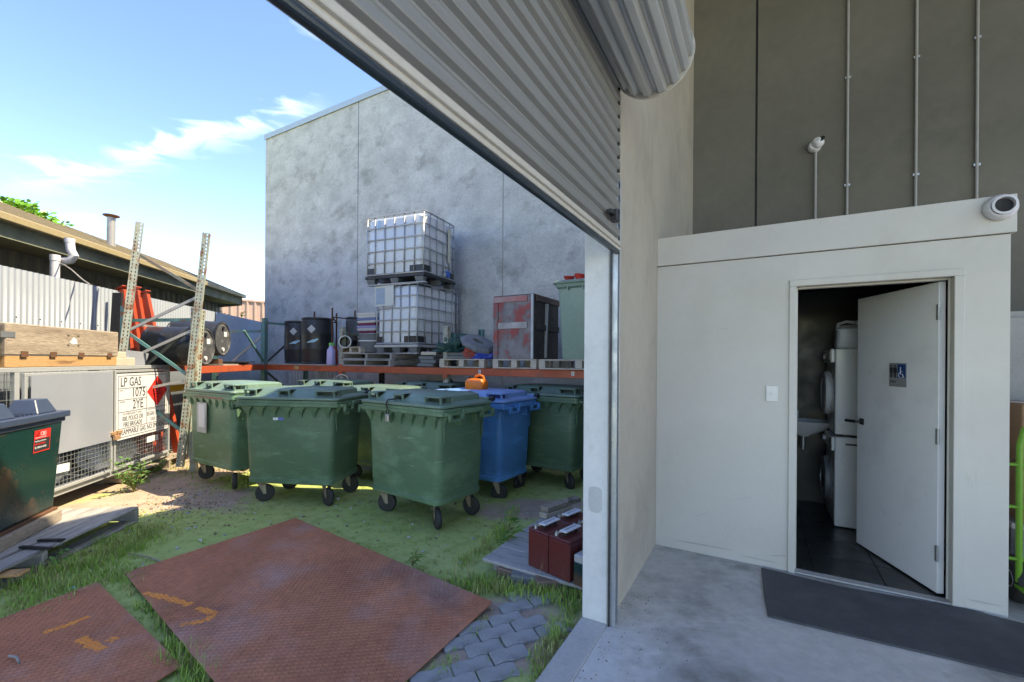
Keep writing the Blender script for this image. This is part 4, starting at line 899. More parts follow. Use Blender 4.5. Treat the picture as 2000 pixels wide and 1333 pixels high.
# tube frame, lids, tub, pipe
t=thing('steel_tube_stand','brown steel tube stand with four upright legs behind the drums','stand',F(RA+.55,b_at(660,RA+.55),HB+.02),YA)
for x,y,h_ in ((-.42,-.22,1.03),(-.30,.2,1.03),(.08,-.2,1.08),(.24,.2,1.06)):
    MB().cyl((x,y,0),(x,y,h_),.016,n=8).build('post',M_rust,t,smooth=True); MB().cyl((x,y,h_),(x,y,h_+.02),.018,n=8).build('end_cap',M_pvc,t,smooth=True)
MB().cyl((-.42,-.22,.84),(-.30,.2,.84),.012).build('rail',M_rust,t,smooth=True); MB().cyl((.08,-.2,.90),(.24,.2,.88),.012).build('rail',M_rust,t,smooth=True); MB().cyl((-.30,.2,.84),(.08,-.2,.90),.012).build('rail',M_rust,t,smooth=True)
cols=[M_appl,M_appl,mat('lid_blue',(.20,.30,.55)),M_appl,mat('lid_maroon',(.30,.06,.12)),M_lil,M_appl,mat('lid_maroon',(.3,.06,.12)),M_appl,M_appl]
for k in range(10):
    cc=cols[9-k]; o=F(RA+.55,b_at(728,RA+.55),HB+.50+k*.047)
    tag(MB().box(-.22,.22,-.16,.16,0,.012).box(-.235,.235,-.175,.175,.0125,.040,tb=.01).build('crate_lid',cc,loc=o,rot=YA+random.uniform(-.05,.05),bevel=.003),('lowest' if k==0 else 'topmost' if k==9 else f'{("second","third","fourth","fifth","sixth","seventh","eighth","ninth")[k-1]} from the bottom')+' flat tray in the pale stack left of the tanks','tray','flat trays stacked left of the tanks')
tag(MB().box(-.24,.24,-.2,.2,0,.475).build('dark_carton',M_blackp,loc=F(RA+.62,b_at(728,RA+.62),HB+.02),rot=YA,bevel=.01),'dark plastic crate supporting the stack of flat trays','crate')
t=thing('round_tub','dark grey round tub on the pallet left of the lower tank','tub',F(RA+.33,b_at(727,RA+.33),HB+.24),YA)
MB().lathe([(.21,0),(.215,.01),(.225,.30),(.235,.305),(.235,.32),(.22,.32),(.205,.02)],36,caps=False).build('tub_wall',M_grub,t,smooth=True); MB().lathe([(.001,.01),(.21,.01)],30,caps=False).build('tub_base',M_grub,t)
MB().lathe([(.236,.19),(.238,.20),(.236,.21)],36,caps=False).build('white_cord',M_sign,t)
tag(MB().lathe([(.001,0),(.14,0),(.15,.008),(.22,.008),(.225,.02),(.001,.024)],36,caps=False).build('plastic_disc',M_grub,loc=F(RA+.50,b_at(742,RA+.5),HB+.63),rot=(R(82),0,YA+R(20)),smooth=True),'grey round lid leaning on edge beside the lower tank','lid')
t=thing('pipe_coupling','black pipe coupling with a pale rim on the small pallet','pipe',F(RA+.02,b_at(676,RA+.02),HB+.42),(R(90),0,YA+R(32)))
MB().lathe([(.10,0),(.105,.0),(.11,.10),(.115,.12),(.115,.20),(.11,.22),(.11,.36),(.10,.36),(.095,.02)],28,T(0,0,-.30),caps=False).build('sleeve',M_blackp,t,smooth=True)
MB().lathe([(.092,.062),(.112,.062),(.112,.072),(.092,.072)],28,caps=False).build('rim_ring',M_galvd,t,smooth=True)
for k,(px,zz,m1,m2,lab) in enumerate(((654,.02,M_lil,M_lgreen,'lilac spray bottle with a green trigger beside the pallets'),(648,.02,M_orange,M_lgreen,'orange spray bottle tucked behind the lilac one'))):
    t=thing('spray_bottle',lab,'spray bottle',F(RA+.02+.12*k,b_at(px,RA+.1),HB+zz),YA)
    MB().loft([rrect(.07,.05,.03,0),rrect(.075,.055,.03,.02),rrect(.07,.05,.03,.26),rrect(.03,.03,.02,.31),rrect(.02,.02,.015,.34)]).build('bottle',m1,t,smooth=True)
    MB().box(-.05,.02,-.015,.015,.34,.39).bar((-.04,0,.35),(-.055,0,.29),.012,.02).build('trigger',m2,t,bevel=.004)
# tarp, hex base, mat, blue tarp -------------------------------------------------
def lump(name,m,loc,rot,sx,sy,sz,label,cat,seed,amp=.35,fq=3.0):
    random.seed(seed); from mathutils import noise as NZ
    mb=MB(); n=40;mm=20; vs=[];fs=[]
    for j in range(mm+1):
        ph=math.pi/2*j/mm
        for i in range(n):
            t_=2*math.pi*i/n; v=Vector((math.cos(t_)*math.cos(ph),math.sin(t_)*math.cos(ph),math.sin(ph)))
            r_=1+amp*(abs(NZ.noise(v*fq+Vector((seed,0,0))))*1.6-.35)+amp*.5*NZ.noise(v*fq*2.7)
            vs.append((v.x*sx*r_,v.y*sy*r_,max(v.z*sz*r_,0)))
    for j in range(mm):
        for i in range(n): fs.append((j*n+i,j*n+(i+1)%n,(j+1)*n+(i+1)%n,(j+1)*n+i))
    mb.add(vs,fs); o=mb.build(name,m,loc=loc,rot=rot,smooth=True); tag(o,label,cat); return o
zt_=HB+.135
for k in range(2):
    tag(MB().box(-.05,.62,0,.5,0,.045).build('grey_slab',M_grub,loc=F(2.78,b_at(872,2.78)+.05,zt_+.05*k),rot=YA-.03*k,bevel=.006),('lower','upper')[k]+' grey slab lying on the pallet under the green tarp','slab','grey slabs under the tarp')
lump('green_tarp',M_tarpg,F(2.97,b_at(893,2.97),zt_+.10),YA,.33,.25,.22,'crumpled dark green tarp heaped on the pallet','tarp',5,.45,3.2)
lump('blue_tarp',M_tarpb,F(2.9,b_at(948,2.9),zt_),YA+.3,.20,.16,.16,'crumpled bright blue tarp beside the silver crate','tarp',11,.4,3)
hx=MB(); ring=[]
for k in range(8): t_=R(22.5+45*k); ring.append((.30*math.cos(t_),.22*math.sin(t_)))
n=8; inn=[(.10*math.cos(R(22.5+45*k)),.05*math.sin(R(22.5+45*k))) for k in range(8)]
rg=lambda P_,s,z:[(x*s,y*s,z) for x,y in P_]
hx.loft([rg(ring,1,0),rg(ring,1,.03),rg(ring,.82,.07),rg(inn,1,.07),rg(inn,1,0)],caps=False)
tag(hx.build('rubber_base',M_grub,loc=F(2.86,b_at(933,2.86),zt_+.20),rot=(R(18),R(24),YA),bevel=.004),'grey rubber octagonal sign base leaning over the blue tarp','sign base')
rm=MB(); sp=[]
for k in range(60): a=k*.32; r_=.02+.00145*k; sp.append((r_*math.cos(a),r_*math.sin(a)))
vs=[(x,y,z) for z in (0,.45) for x,y in sp]; rm.add(vs,[(i,i+1,i+61,i+60) for i in range(59)])
o=rm.build('rolled_mat',M_redm,loc=F(2.72,b_at(915,2.72),zt_+.105),rot=(R(90),0,YA+math.pi),smooth=True); s=o.modifiers.new('t','SOLIDIFY'); s.thickness=.008
tag(o,'rolled red mat lying in front of the tarps','mat')
# crate
t=thing('metal_crate','spray painted silver and red crate with a dark battened side','crate',F(2.76,b_at(1042,2.76),HB+.135),YA)
cw,cd,ch=.62,.80,.86
MB().box(-cw,0,0,cd,0.001,ch).build('carcass',M_crate,t)
MB().box(-cw+.0,-.0,-.012,-.0005,.0,ch).build('front_panel',M_spray,t)
MB().box(-cw,-.09,-.026,-.0125,ch-.085,ch-.01).build('front_batten',mat('red_batten',(.42,.045,.04),(.35,.3,.3),1.6,.5),t,bevel=.002)
MB().box(-cw+.08,-.09,-.026,-.0125,ch*.48,ch*.48+.085).build('front_batten',mat('pale_batten',(.62,.60,.58),(.12,.10,.11),2.2,.5),t,bevel=.002)
MB().box(-cw,-cw+.075,-.0245,-.0125,.02,ch-.09).build('front_batten',M_spray,t,bevel=.002)
MB().box(-.03,.004,-.028,.0,0,ch+.004).build('corner_angle',M_galvd,t,bevel=.002)
for z0,z1 in ((ch-.08,ch),(ch*.46,ch*.55)): MB().box(.0005,.02,.05,cd,z0,z1).build('side_batten',M_crate if z1<ch else mat('brown_batten',(.15,.10,.085)),t,bevel=.003)
MB().bar((.012,cd*.42,.02),(.022,cd*.45,ch-.09),.02,.045,up=(1,0,0)).build('side_strap',M_galvd,t)
MB().box(-cw,0,0,cd,ch+.0005,ch+.012).build('lid',M_crate,t)
# wheelie bin
t=thing('wheelie_bin','grey green wheelie bin on the rack by the pier','bin',F(2.95,b_at(1130,2.80)+.02,HB+.135),YA)
MB().loft([rrect(.20,.24,.04,0),rrect(.215,.25,.04,.04),rrect(.25,.30,.05,.88),rrect(.27,.33,.05,.90),rrect(.28,.34,.05,.94)]).build('body',M_wheel,t,smooth=True)
MB().loft([rrect(.30,.36,.05,.943),rrect(.305,.365,.05,.96),rrect(.27,.33,.05,.985)]).build('lid',M_wheel,t,smooth=True)
for x in (-.1,.1,.2): MB().box(x-.006,x+.006,-.335,-.29,.86,.9).build('rim_rib',M_wheel,t)
for x in (-.26,.23): MB().lathe([(.001,0),(.09,0),(.10,.01),(.10,.035),(.001,.04)],24,T(x,.22,.09,0,R(90)),caps=False).build('wheel',M_tread,t,smooth=True)
for k,x in enumerate((-.12,.02)):
    o=MB().lathe([(.001,.0),(.045,.0),(.075,.055),(.08,.06),(.07,.06),(.04,.012)],24,caps=False).build('red_bowl',M_redp,loc=F(2.72,b_at(1130,2.8)+.02+x,HB+.135+.987),rot=(R(-8 if k else 12),R(6),YA),smooth=True)
    tag(o,('left','right')[k]+' one of two red plastic bowls on the wheelie bin lid','bowl','red bowls on the wheelie bin')
# orange can on the rear bin
t=thing('fuel_can','orange plastic fuel can with a black base on the bin lid','fuel can',(-.60,6.72,1.145),YA)
t.location=F(2.2,b_at(931,2.2),1.095)
MB().loft([rrect(.13,.08,.03,.025),rrect(.135,.085,.035,.05),rrect(.135,.085,.035,.13),rrect(.11,.065,.035,.165),rrect(.05,.03,.02,.172)]).build('body',M_oran,t,smooth=True)
MB().tube([(-.03,0,.15),(-.01,0,.20),(.05,0,.215),(.10,0,.20),(.115,0,.15)],.016,8).build('handle',M_oran,t,smooth=True)
MB().cyl((-.085,0,.14),(-.085,0,.20),.032,n=16).build('cap',M_black,t,smooth=True); MB().box(-.1,.1,-.07,.07,0,.0245).build('base',M_black,t)
tb2=thing('green_lid_stand','unused','x'); bpy.data.objects.remove(tb2)
# hose loop
lp=[]; c0=at(668,741,7.45)
for k in range(13): a=math.pi*k/12; lp.append((c0.x+.13*math.cos(a),c0.y-.05*math.cos(a),c0.z+.0+.10*math.sin(a)-.02))
lp=[(lp[0][0],lp[0][1],lp[0][2]-.3)]+lp+[(lp[-1][0],lp[-1][1],lp[-1][2]-.3)]
tag(MB().tube(lp,.012,8).build('hose_loop',mat('pale_pink_hose',(.55,.42,.36)),smooth=True),'pale hose loop rising behind the rear bin under the beam','hose')
# low corrugated sheet under the rack
t=thing('ribbed_wall_sheet','ribbed grey metal sheet leaning under the rack behind the bins','metal sheet',F(WA-.25,b_at(655,WA-.25),0),YA+R(90))
corr(None,1.7,-.1,1.25,M_galvd,'sheet',t,amp=.012,pt=.12,nx=6,trap=True)

# ================================================================ LEFT SIDE
# tall leaning rack frame
t=thing('leaning_rack_frame','tall weathered rack end frame leaning to the right above the gas cage','rack frame')
a0=at(350,912,6.15); a1=at(403,450,6.30); b0_=at(226,800,5.95); b1_=at(273,432,6.12)
def leaning_upright(p,q,yaw):
    d=(q-p); L_=d.length; z=d.normalized(); y=Vector((math.sin(yaw),-math.cos(yaw),0))*-1; y=(y-z*y.dot(z)).normalized(); x=y.cross(z)
    o=upright(L_,M_upr,t,(0,0,0)); o.matrix_local=Matrix(((x.x,y.x,z.x,p.x),(x.y,y.y,z.y,p.y),(x.z,y.z,z.z,p.z),(0,0,0,1))); return o
leaning_upright(a0,a1,R(20)); leaning_upright(b0_,b1_,R(35))
def onl(p,q,k): return p+(q-p)*k
for (kb,ka,m) in ((.84,.69,M_rust if False else M_teal),(.30,.69,M_steeld),(.27,.32,M_teal)):
    pass
def fb_(x0,y0,x1,y1,m,w=.04):
    # braces bolted between the two uprights
    k0=(b0_.z-at(x0,y0,6.0).z)/(b0_.z-b1_.z); k1=(a0.z-at(x1,y1,6.2).z)/(a0.z-a1.z)
    MB().bar(onl(b0_,b1_,k0)+Vector((.0,.04,0)),onl(a0,a1,k1)+Vector((0,.04,0)),.03,w).build('brace',m,t)
M_brr=mat('rusty_brace',(.30,.17,.10),(.16,.22,.20),3,.6,.2)
fb_(275,492,378,568,M_brr); fb_(258,645,380,575,M_steelp,.035); fb_(255,650,360,738,M_teal); fb_(240,705,366,640,M_steelp,.035); fb_(240,770,358,740,M_steelp,.035)
# second short post beside it
q0=at(375,890,6.25); q1=at(395,605,6.35)
t2=thing('short_rack_post','short perforated post standing against the tall leaning frame','post'); t_save=t; t=t2; leaning_upright(q0,q1,R(55)); t=t_save
# bundle of red beams
ends=[((236,548),(262,770),(248,)),((252,552),(282,770),()),((243,560),(298,775),())]
for k,(tp,bt,lab) in enumerate((((238,566),(263,775),'leftmost red beam of the bundle leaning on the fence'),((251,564),(284,790),'second red beam from the left leaning on the fence'),((265,568),(303,800),'red beam in the middle of the leaning bundle'),((283,575),(322,760),'rightmost red beam leaning on the fence'))):
    p=at(tp[0],tp[1],6.62+.06*k); q=at(bt[0],bt[1],6.66+.06*k); 
    d=(q-p).normalized(); q=p+d*((p.z+.1)/-d.z)
    s=thing('red_beam',lab,'beam',(0,0,0),0,'red rack beams leaning against the fence')
    MB().bar(p,q,.11,.06,up=(0,1,0)).build('beam',M_redb,s,bevel=.004)
    MB().bar(p+Vector((-.06,0,.0)),p+Vector((.05,0,.06)),.10,.012).build('end_plate',M_redb,s)
s=thing('black_strip','narrow black strip standing beside the red beams','strip'); p=at(230,572,6.35); q=at(222,700,6.3)
MB().bar(p,q,.13,.03,up=(0,1,0)).build('strip',M_black,s)  # plain flat black bar, upright
# gas cage
O=Vector((-4.52,3.45,0)); CR=R(10.6)
gc=thing('gas_cage','galvanised gas bottle cage with a hazard sign on its door','cage',O,CR)
zb,ztp=.05,1.40; LC=3.18; DC=.62; fw=.045
def bx(x0,x1,y0,y1,z0,z1,name,m=M_galvd,bev=.004): return MB().box(x0,x1,y0,y1,z0,z1).build(name,m,gc,bevel=bev)
bx(-.045,0,-.6,LC,ztp-.045,ztp,'top_rail'); bx(-.045,0,-.6,LC,zb,zb+.055,'bottom_rail')
bx(-DC,-DC+.045,-.6,LC,ztp-.045,ztp,'top_rail'); bx(-DC,-DC+.045,-.6,LC,zb,zb+.05,'bottom_rail')
for y in (-.6,.68,LC-.05): bx(-.045,-.001,y,y+.05,zb+.056,ztp-.046,'post'); bx(-DC,-DC+.045,y,y+.05,zb+.051,ztp-.046,'post')
for y in (-.6,LC-.045): bx(-DC+.046,-.046,y,y+.045,ztp-.045,ztp,'end_rail'); bx(-DC+.046,-.046,y,y+.045,zb,zb+.045,'end_rail')
bx(-DC+.0,-.046,-.555,LC-.05,zb+.01,zb+.02,'floor_sheet',M_sheet,0)
bx(-DC+.046,-.046,-.555,LC-.05,ztp-.03,ztp-.028,'roof_sheet',M_sheet,0)
def doorframe(y0,y1,name):
    d=MB(); z0,z1=zb+.065,ztp-.055
    d.box(.001,.032,y0,y1,z1-.032,z1).box(.001,.032,y0,y1,z0,z0+.032).box(.001,.032,y0,y0+.032,z0+.0325,z1-.0325).box(.001,.032,y1-.032,y1,z0+.0325,z1-.0325)
    return d.build(name,M_galvd,gc,bevel=.003)
d1=doorframe(.74,1.93,'door'); d2=doorframe(1.955,3.12,'door')
def mesh_panel(y0,y1,z0,z1,x=.012,st=.05,parent=gc):
    mb=MB(); k=y0
    while k<y1: mb.bar((x,k,z0),(x,k,z1),.0045,.0045); k+=st
    k=z0
    while k<z1: mb.bar((x+.004,y0,k),(x+.004,y1,k),.0045,.0045); k+=st
    o=mb.build('wire_mesh',M_galv,parent); return o
mesh_panel(.77,1.90,zb+.1,.52,parent=d1); mesh_panel(1.99,3.09,zb+.1,.50,parent=d2); mesh_panel(-.55,.68,zb+.06,ztp-.05,-.02,.09)
mesh_panel(-.55,LC-.05,zb+.06,ztp-.05,-DC+.02,.075)
mb=MB()
for k in range(8): mb.bar((-DC+.06+k*.07,LC-.02,zb+.05),(-DC+.06+k*.07,LC-.02,ztp-.05),.005,.005)
for k in range(18): mb.bar((-DC+.05,LC-.016,zb+.08+k*.07),(-.05,LC-.016,zb+.08+k*.07),.005,.005)
mb.build('wire_mesh',M_galv,gc)
MB().box(.0335,.037,.80,1.90,.50,1.325).build('sheet_panel',M_sheet,d1)
sp_=MB().box(.0335,.038,1.975,3.06,.475,1.30).build('sign_board',M_sign,d2)
# sign print
SY0,SY1,SZ0,SZ1=1.975,3.06,.475,1.30; xs_=.0385
def sy(u): return SY0+(SY1-SY0)*u
def sz(v): return SZ0+(SZ1-SZ0)*v
ln=MB()
def hl(u0,u1,v,w_=.006): ln.box(xs_,xs_+.0008,sy(u0),sy(u1),sz(v)-w_/2,sz(v)+w_/2)
def vl(u,v0,v1,w_=.006): ln.box(xs_,xs_+.0008,sy(u)-w_/2,sy(u)+w_/2,sz(v0)+.0032,sz(v1)-.0032)
hl(.03,.97,.965);hl(.03,.97,.035);vl(.03,.035,.965);vl(.97,.035,.965)
hl(.034,.535,.775);hl(.034,.535,.60);hl(.034,.966,.415);hl(.034,.966,.165);vl(.54,.415,.775);vl(.54,.165,.415)
ln.build('sign_border',M_ink,sp_)
RT=(R(90),0,R(90))
def st(s,u,v,size,m=M_ink,sx=.8,al='LEFT'):
    return text(s,size,'sign_text',m,sp_,(xs_+.0005,sy(u),sz(v)),RT,sx,al)
st('LP GAS',.06,.805,.165,sx=.78); st('1075',.52,.63,.17,sx=.85,al='RIGHT'); st('2YE',.475,.445,.17,sx=.80,al='RIGHT')
st('UN No.',.05,.735,.025,M_inkg); st('HAZCHEM',.05,.56,.025,M_inkg)
st('IN EMERGENCY DIAL',.28,.365,.04,M_inkg,.95,'CENTER'); st('000, POLICE OR',.285,.275,.085,M_ink,.68,'CENTER'); st('FIRE BRIGADE',.285,.185,.085,M_ink,.70,'CENTER')
st('SPECIALIST ADVICE',.57,.385,.022,M_inkg); st('ELGAS LTD (24 hr)',.75,.29,.075,M_ink,.72,'CENTER'); st('1800 819 783',.76,.195,.075,M_inkg,.78,'CENTER')
st('FLAMMABLE GAS. NO SMOKING',.5,.07,.095,M_ink,.70,'CENTER')
dc=(sy(.76),sz(.685)); hw=.215*(SY1-SY0); hh_=.235*(SZ1-SZ0)*1.10
dm=MB().add([(xs_+.0006,dc[0]-hw,dc[1]),(xs_+.0006,dc[0],dc[1]-hh_),(xs_+.0006,dc[0]+hw,dc[1]),(xs_+.0006,dc[0],dc[1]+hh_)],[(0,1,2,3)]); dm.build('hazard_diamond',M_red,sp_)
fl=[(-.045,-.0),(-.055,.04),(-.045,.075),(-.028,.055),(-.03,.095),(-.005,.135),(.0,.10),(.02,.085),(.03,.05),(.042,.075),(.05,.035),(.04,0)]
MB().add([(xs_+.0012,dc[0]+x,dc[1]+.01+z) for x,z in fl],[tuple(range(len(fl)))]).box(xs_+.0008,xs_+.0014,dc[0]-.06,dc[0]+.06,dc[1]-.012,dc[1]-.004).build('flame_mark',M_ink,sp_)
fl2=[(-.018,.005),(-.022,.035),(-.006,.06),(.002,.035),(.014,.045),(.018,.005)]
MB().add([(xs_+.0018,dc[0]+x,dc[1]+.012+z) for x,z in fl2],[tuple(range(len(fl2)))]).build('flame_core',M_red,sp_)
for s_,z in (('FLAMMABLE',-.052),('GAS',-.095),('2',-.15)): text(s_,.042,'sign_text',M_dred,sp_,(xs_+.0009,dc[0],dc[1]+z),RT,.85,'CENTER')
# padlock and tags
pk_=MB().box(.05,.08,1.90,1.99,.50,.555).box(.034,.06,1.88,2.06,.565,.60).tube([(.062,1.915,.555),(.062,1.92,.60),(.062,1.95,.61),(.062,1.975,.555)],.006,6).build('padlock',M_brass,gc,bevel=.004)
MB().box(.038,.042,.98,1.24,.36,.445).build('paper_tag',M_paper,d1,rot=(R(-3),0,0)); MB().box(.02,.024,2.60,2.85,.34,.42).build('paper_tag',M_paper,d2)
MB().box(.034,.05,.745,.775,.85,1.05).build('gate_hinge',M_brass,gc)
# gas bottles inside
for k,(y,lab) in enumerate(((1.2,'white gas bottle lying behind the silver door panel'),(2.45,'pale gas bottle lying behind the hazard sign'))):
    t=thing('gas_bottle',lab,'gas bottle',O+Matrix.Rotation(CR,3,'Z')@Vector((-.32,y-.4,.24)),(R(-90),0,CR),'gas bottles in the cage')
    MB().lathe([(.02,0),(.12,.01),(.155,.05),(.16,.1),(.16,.65),(.14,.72),(.06,.77),(.04,.80),(.001,.80)],24,caps=False).build('shell',M_ibc if k else M_galvd,t,smooth=True)
    MB().lathe([(.09,.74),(.095,.86),(.085,.86),(.08,.74)],20,caps=False).build('collar',M_redb if k else M_galv,t,smooth=True)
# timber on top
def tlog(name,y0,y1,z0,z1,x0,x1,m,label):
    o=MB().box(x0,x1,y0,y1,z0,z1).build(name,m,loc=O,rot=CR,bevel=.006); tag(o,label,'timber',None); return o
tlog('timber_beam',.58,2.04,ztp+.001,1.515,-.30,-.0,M_timo,'orange brown timber beam on top of the gas cage')
ub=thing('timber_plank','wide weathered grey timber slab on the orange beam over the cage','timber',O,CR)
MB().box(-.26,.01,.57,2.05,1.518,1.815).build('slab',M_timb,ub,bevel=.008)
for y in (.72,1.05,1.42,1.86):
    MB().box(.0115,.0165,y,y+.075,1.50,1.555).build('nail_plate',M_rust,ub,rot=None)
MB().add([(.0125,1.29,1.66),(.0125,1.33,1.64),(.0125,1.40,1.65),(.0125,1.39,1.70),(.0125,1.345,1.72)],[(0,1,2,3,4)]).build('paper_scrap',M_sign,ub)
mk=MB()
for y in (1.28,1.41):
    for z in (1.63,1.735): mk.box(.0125,.0135,y-.012,y+.012,z-.003,z+.003).box(.0125,.0135,y+(-.013 if y<1.3 else .009),y+(-.009 if y<1.3 else .013),z-.012,z+.012)
mk.build('corner_marks',M_ink,ub)
MB().box(.0115,.0145,.52,.66,1.68,1.735).build('strap_plate',M_galv,ub)
tlog('dark_timber_stack',-.4,.55,ztp+.001,1.79,-.3,-.02,M_timg,'dark grey timber end at the left edge on the cage')
tlog('timber_block',2.06,2.42,ztp+.001,1.50,-.25,-.02,M_timl,'short pale timber block beside the orange beam')
tlog('timber_offcut',2.07,2.28,1.502,1.575,-.22,-.04,M_timl,'small square offcut on top of the short timber block')
s=MB().add([(0,2.3,1.402),(0,2.72,1.402),(0,2.80,1.56),(0,2.62,1.585),(0,2.32,1.60)],[(0,1,2,3,4)]).build('sheet_offcut',M_sheet,loc=O+Vector((-.08,0,0)),rot=CR); m_=s.modifiers.new('t','SOLIDIFY'); m_.thickness=.004
tag(s,'grey bent metal offcut standing on the cage beside the pale blocks','metal offcut')
# pallet under the cage and big pallet in front
MPAL=[gr(272,990,.02),gr(0,1115,.02)]
p=O+Matrix.Rotation(CR,3,'Z')@Vector((.12,3.6,0)); pallet('dark pallet beneath the far end of the gas cage',(p.x,p.y,GZ),CR+R(90),1.3,.95,.15,7,m=M_timg,mx_=M_timg,group='pallets on the ground')
p=O+Matrix.Rotation(CR,3,'Z')@Vector((.10,2.25,0)); pallet('brown pallet beneath the middle of the gas cage',(p.x,p.y,GZ),CR+R(90),1.5,.85,.15,7,m=M_timb,mx_=M_timb,group='pallets on the ground')
c1=MPAL[0]; c0=MPAL[1]; dd=(c1-c0); ya=math.atan2(dd.y,dd.x)
# boards run along the front edge direction; origin at near corner
e0=c1-dd.normalized()*2.0
pallet('long weathered grey pallet in front of the battery bin',(e0.x,e0.y,GZ),ya,2.0,1.0,.145,6,m=M_timgx,mx_=M_timg,group='pallets on the ground',bw=.155)
# battery bin
bbp=Vector((-4.10,4.03,0)); BR=R(19)
bb_=thing('battery_bin','dark green battery bin with a blue lid and rust streaks on bearers','battery bin',bbp,BR)  # x right(front face at 0), y along
Lb=1.35; Wb=.50
MB().loft([[(-Wb+.04,-Lb+.04,.15),(-.04,-Lb+.04,.15),(-.04,-.05,.15),(-Wb+.04,-.05,.15)],[(-Wb,-Lb,.96),(0,-Lb,.96),(0,0,.96),(-Wb,0,.96)]]).build('body',M_bb,bb_,bevel=.02,seg=2)
MB().box(-Wb-.03,.035,-Lb-.03,.035,.961,1.015).box(-Wb-.01,.01,-Lb,.01,.92,.9605).build('lid',M_bbl,bb_,bevel=.006)
for x in (-Wb+.0,-.27):
    for y in (-1.28,-.80,-.30): 
        if x>-.3 or y in(-.80,): MB().box(x+.02,x+.25,y,y+.25,1.0155,1.135,t=.045).build('lid_foot',M_bbl,bb_,bevel=.006)
for k in range(4): MB().box(-.45,-.03,-.50+.05*k,-.485+.05*k,1.0155,1.03).build('lid_rib',M_bbl,bb_)
MB().box(-Wb+.02,-.02,-Lb+.03,-.03,.125,.149).build('base_rim',M_rust,bb_,bevel=.004)
stk=MB().box(.0,.0015,-.60,-.32,.60,.86,0).box(.0016,.003,-.595,-.325,.605,.615,1).box(.0016,.003,-.595,-.325,.845,.855,1).box(.0016,.003,-.595,-.588,.616,.844,1).box(.0016,.003,-.332,-.325,.616,.844,1).box(.0016,.003,-.585,-.335,.755,.842,1)
for k,h_ in enumerate((.02,.032,.045,.055)): stk.box(.0031,.004,-.575+.017*k,-.563+.017*k,.785,.785+h_,2)
sk=stk.build('sticker',[M_ink,M_red,M_dred],bb_,rot=None); sk.matrix_local=Matrix.Translation((-.04,0,.15))@Matrix.Rotation(math.atan(.04/.81),4,'Y')@Matrix.Translation((.002,0,-.15))@Matrix.Translation((0,-.275,.79))@Matrix.Scale(.75,4)@Matrix.Translation((0,.46,-.73))
text('CBS',.062,'sticker_text',M_sign,sk,(.0032,-.50,.79),RT,.95); text('CBS BATTERY RECYCLING',.017,'sticker_text',M_sign,sk,(.0032,-.58,.765),RT,.9)
text('Recycling used batteries',.021,'sticker_text',M_sign,sk,(.0032,-.58,.725),RT,.9); text('SALES & SERVICE',.026,'sticker_text',M_red,sk,(.0032,-.58,.69),RT,.9); text('\u2706 0000 & 0000',.030,'sticker_text',M_sign,sk,(.0032,-.58,.65),RT,1.0)
for k,y in enumerate((-1.2,-.15)):
    o=MB().box(-.52,.0,0,.11,0,.10).build('timber_bearer',M_timb,loc=bbp+Matrix.Rotation(BR,3,'Z')@Vector((-.0,y-.05,.026)),rot=BR,bevel=.005)
    tag(o,('near','far')[k]+' timber bearer under the battery bin on the grey pallet','timber','bearers under the battery bin')
o=MB().box(-.09,.0,-1.34,-.04,0,.098).build('timber_bearer',M_timb,loc=bbp+Matrix.Rotation(BR,3,'Z')@Vector((.015,0,.026)),rot=BR,bevel=.005); tag(o,'long timber bearer under the front edge of the battery bin','timber','bearers under the battery bin')
for k,(x,y,x2,y2) in enumerate(((75,1055,125,1054),(40,1068,100,1071))):
    p=gr(x,y,.04);q=gr(x2,y2,.04); tag(MB().bar(p,q,.03,.015).build('dark_batten',M_black,bevel=.002),('upper','lower')[k]+' of two thin dark battens lying on the grey pallet','batten','dark battens on the pallet')
p=gr(2,1128,-.02);q=gr(48,1118,-.02); tag(MB().bar(p+Vector((-.3,0,0)),q,.09,.02).build('plank_offcut',M_timo,bevel=.002),'orange brown plank end at the left edge in the grass','plank')

